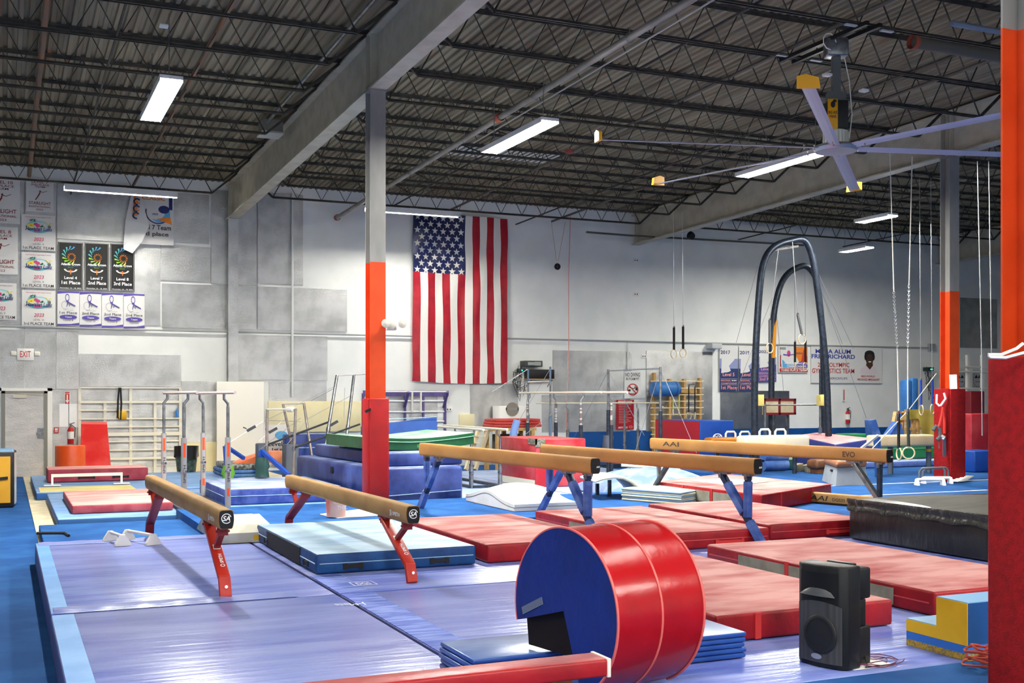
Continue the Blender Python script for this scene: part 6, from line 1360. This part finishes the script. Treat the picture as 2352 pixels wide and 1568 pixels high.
def slope_pipe(name, label, x, y0, y1, z1, r, m, cat='pipe', n=10): return tag(MB().tube([(x, y0, z1 + .0207*(y1-y0)), (x, y1, z1)], r, n).build(name, m), label, cat)
n = slope_pipe('sprinkler_pipe', 'thick grey pipe slanting across the ceiling from the top to behind the middle column', 8.2, 10.0, 29.9, 6.79, .055, M('pipe_grey', '8b8880', .5, 0, '7a766c', 2))
RC = M('red_coupling', '9c4a36', .6)
for y in (11.8, 18.9, 29.88): b = MB(); b.lathe([(.075, -.08), (.085, -.03), (.085, .03), (.075, .08)], (8.2, y, 6.79+.0207*(29.9-y)), (0,1,0), 14); b.build('coupling', RC, n)
for y in (14.2, 17.4, 20.6, 23.8, 27.0): z = 6.79+.0207*(29.9-y); MB().tube([(8.2+.07*math.cos(k*.6), y, z+.07*math.sin(k*.6)-.005) for k in range(11)] + [(8.2, y, z+.08), (8.2, y, roof(y)-.62)], .006, 5).build('hanger', STEEL, n)
slope_pipe('conduit', 'thin pale conduit running beside the thick ceiling pipe', 8.55, 10.0, 21.0, 7.02, .014, M('pale_conduit', 'a9a79e', .5))
for k, x in enumerate((11.2, 14.6)): slope_pipe('sprinkler_pipe', ('thin dark sprinkler pipe above the middle LED light', 'thin dark sprinkler pipe above the fan blades')[k], x, 9, 29.8, 7.08, .03, M('pipe_dark', '57534a', .6))
slope_pipe('sprinkler_pipe', 'rusty brown pipe high in the left bay of the ceiling', .55, 9, 29.8, 7.3, .05, M('pipe_rust', '6d5f50', .7, 0, '7f5a40', 1.5))
slope_pipe('sprinkler_pipe', 'pale brown pipe in the left bay near the banners', 2.95, 9, 29.8, 7.25, .035, M('pipe_rust', '6d5f50'))
slope_pipe('conduit', 'silver conduit running to the grey box beside the first roof beam', 4.85, 9, 23.2, 7.5, .03, STEEL)
b = MB(); b.box(4.78, 5.18, 23.0, 23.5, 7.32, 7.58); n = tag(b.build('junction_box', M('duct_grey', '77766e', .5)), 'grey metal box hanging beside the first roof beam', 'box')
b = MB(); b.box(4.75, 5.2, 22.97, 23.53, 7.30, 7.335); b.build('lid', M('lid_pale', 'b9b9b2', .5), n)
tag(MB().tube([V(1347, 533, 29.0), V(1450, 541, 29.0), V(1846, 563, 29.0)], .03, 7).build('sprinkler_pipe', M('pipe_dark', '57534a')), 'dark pipe running level along the top of the right part of the wall', 'pipe')
q = V(1586, 541, 28.6); b = MB(); b.lathe([(0, -.1), (.1, -.1), (.13, .0), (.1, .05), (0, .05)], q, (0,1,.3), 16); b.bar(q, q + Vector((0,0,.4)), .03, .03); tag(b.build('horn_speaker', BLACK), 'round black horn under the second roof beam', 'horn')
RAIL = M('rail_blue_grey', '8f98a6', .35, .5)
tag(MB().tube([(12.0, 11.9, 7.14), (22.0, 11.9, 7.14)], .04, 10).build('ceiling_rail', RAIL), 'silver blue pipe crossing the top right corner', 'pipe')
n = tag(MB().tube([(11.72, 12.3, 6.95), (16.9, 12.3, 6.95)], .085, 12).build('sprinkler_pipe', M('pipe_dark', '57534a')), 'thick dark pipe with a rusty end at the top right', 'pipe')
b = MB(); b.lathe([(.1, 0), (.1, .08), (.0, .08)], (11.66, 12.3, 6.95), (1,0,0), 14); b.build('end_cap', RC, n)
# pale strips laid under one stretch of the deck
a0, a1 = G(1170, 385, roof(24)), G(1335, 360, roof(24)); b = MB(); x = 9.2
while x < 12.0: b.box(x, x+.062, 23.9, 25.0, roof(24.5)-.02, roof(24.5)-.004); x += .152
b.build('pale_deck_strip', M('pale_deck', 'd5dad6', .5), dk)
tag(MB().lathe([(0, -.04), (.1, -.03), (.12, .03), (0, .03)], D(1308, 348, 24.5), (0,0,1), 12).build('alarm_dome', M('dull_red', '8a3a34', .6)), 'dull red round alarm fixed under a joist left of the fan', 'alarm')
for (px_, py), l in (((376, 60), 'small white lamp box wired to a joist at top left'), ((1900, 172), 'small pale round cap beside the fan drop'), ((1984, 208), 'second small pale round cap right of the fan drop')):
    a = D(px_, py, 16.5 if px_ > 1000 else 15.5); tag(MB().box(a.x-.06, a.x+.06, a.y-.05, a.y+.05, a.z-.02, a.z+.02, 0, .01).build('ceiling_fixture', WHITE), l, 'fixture')
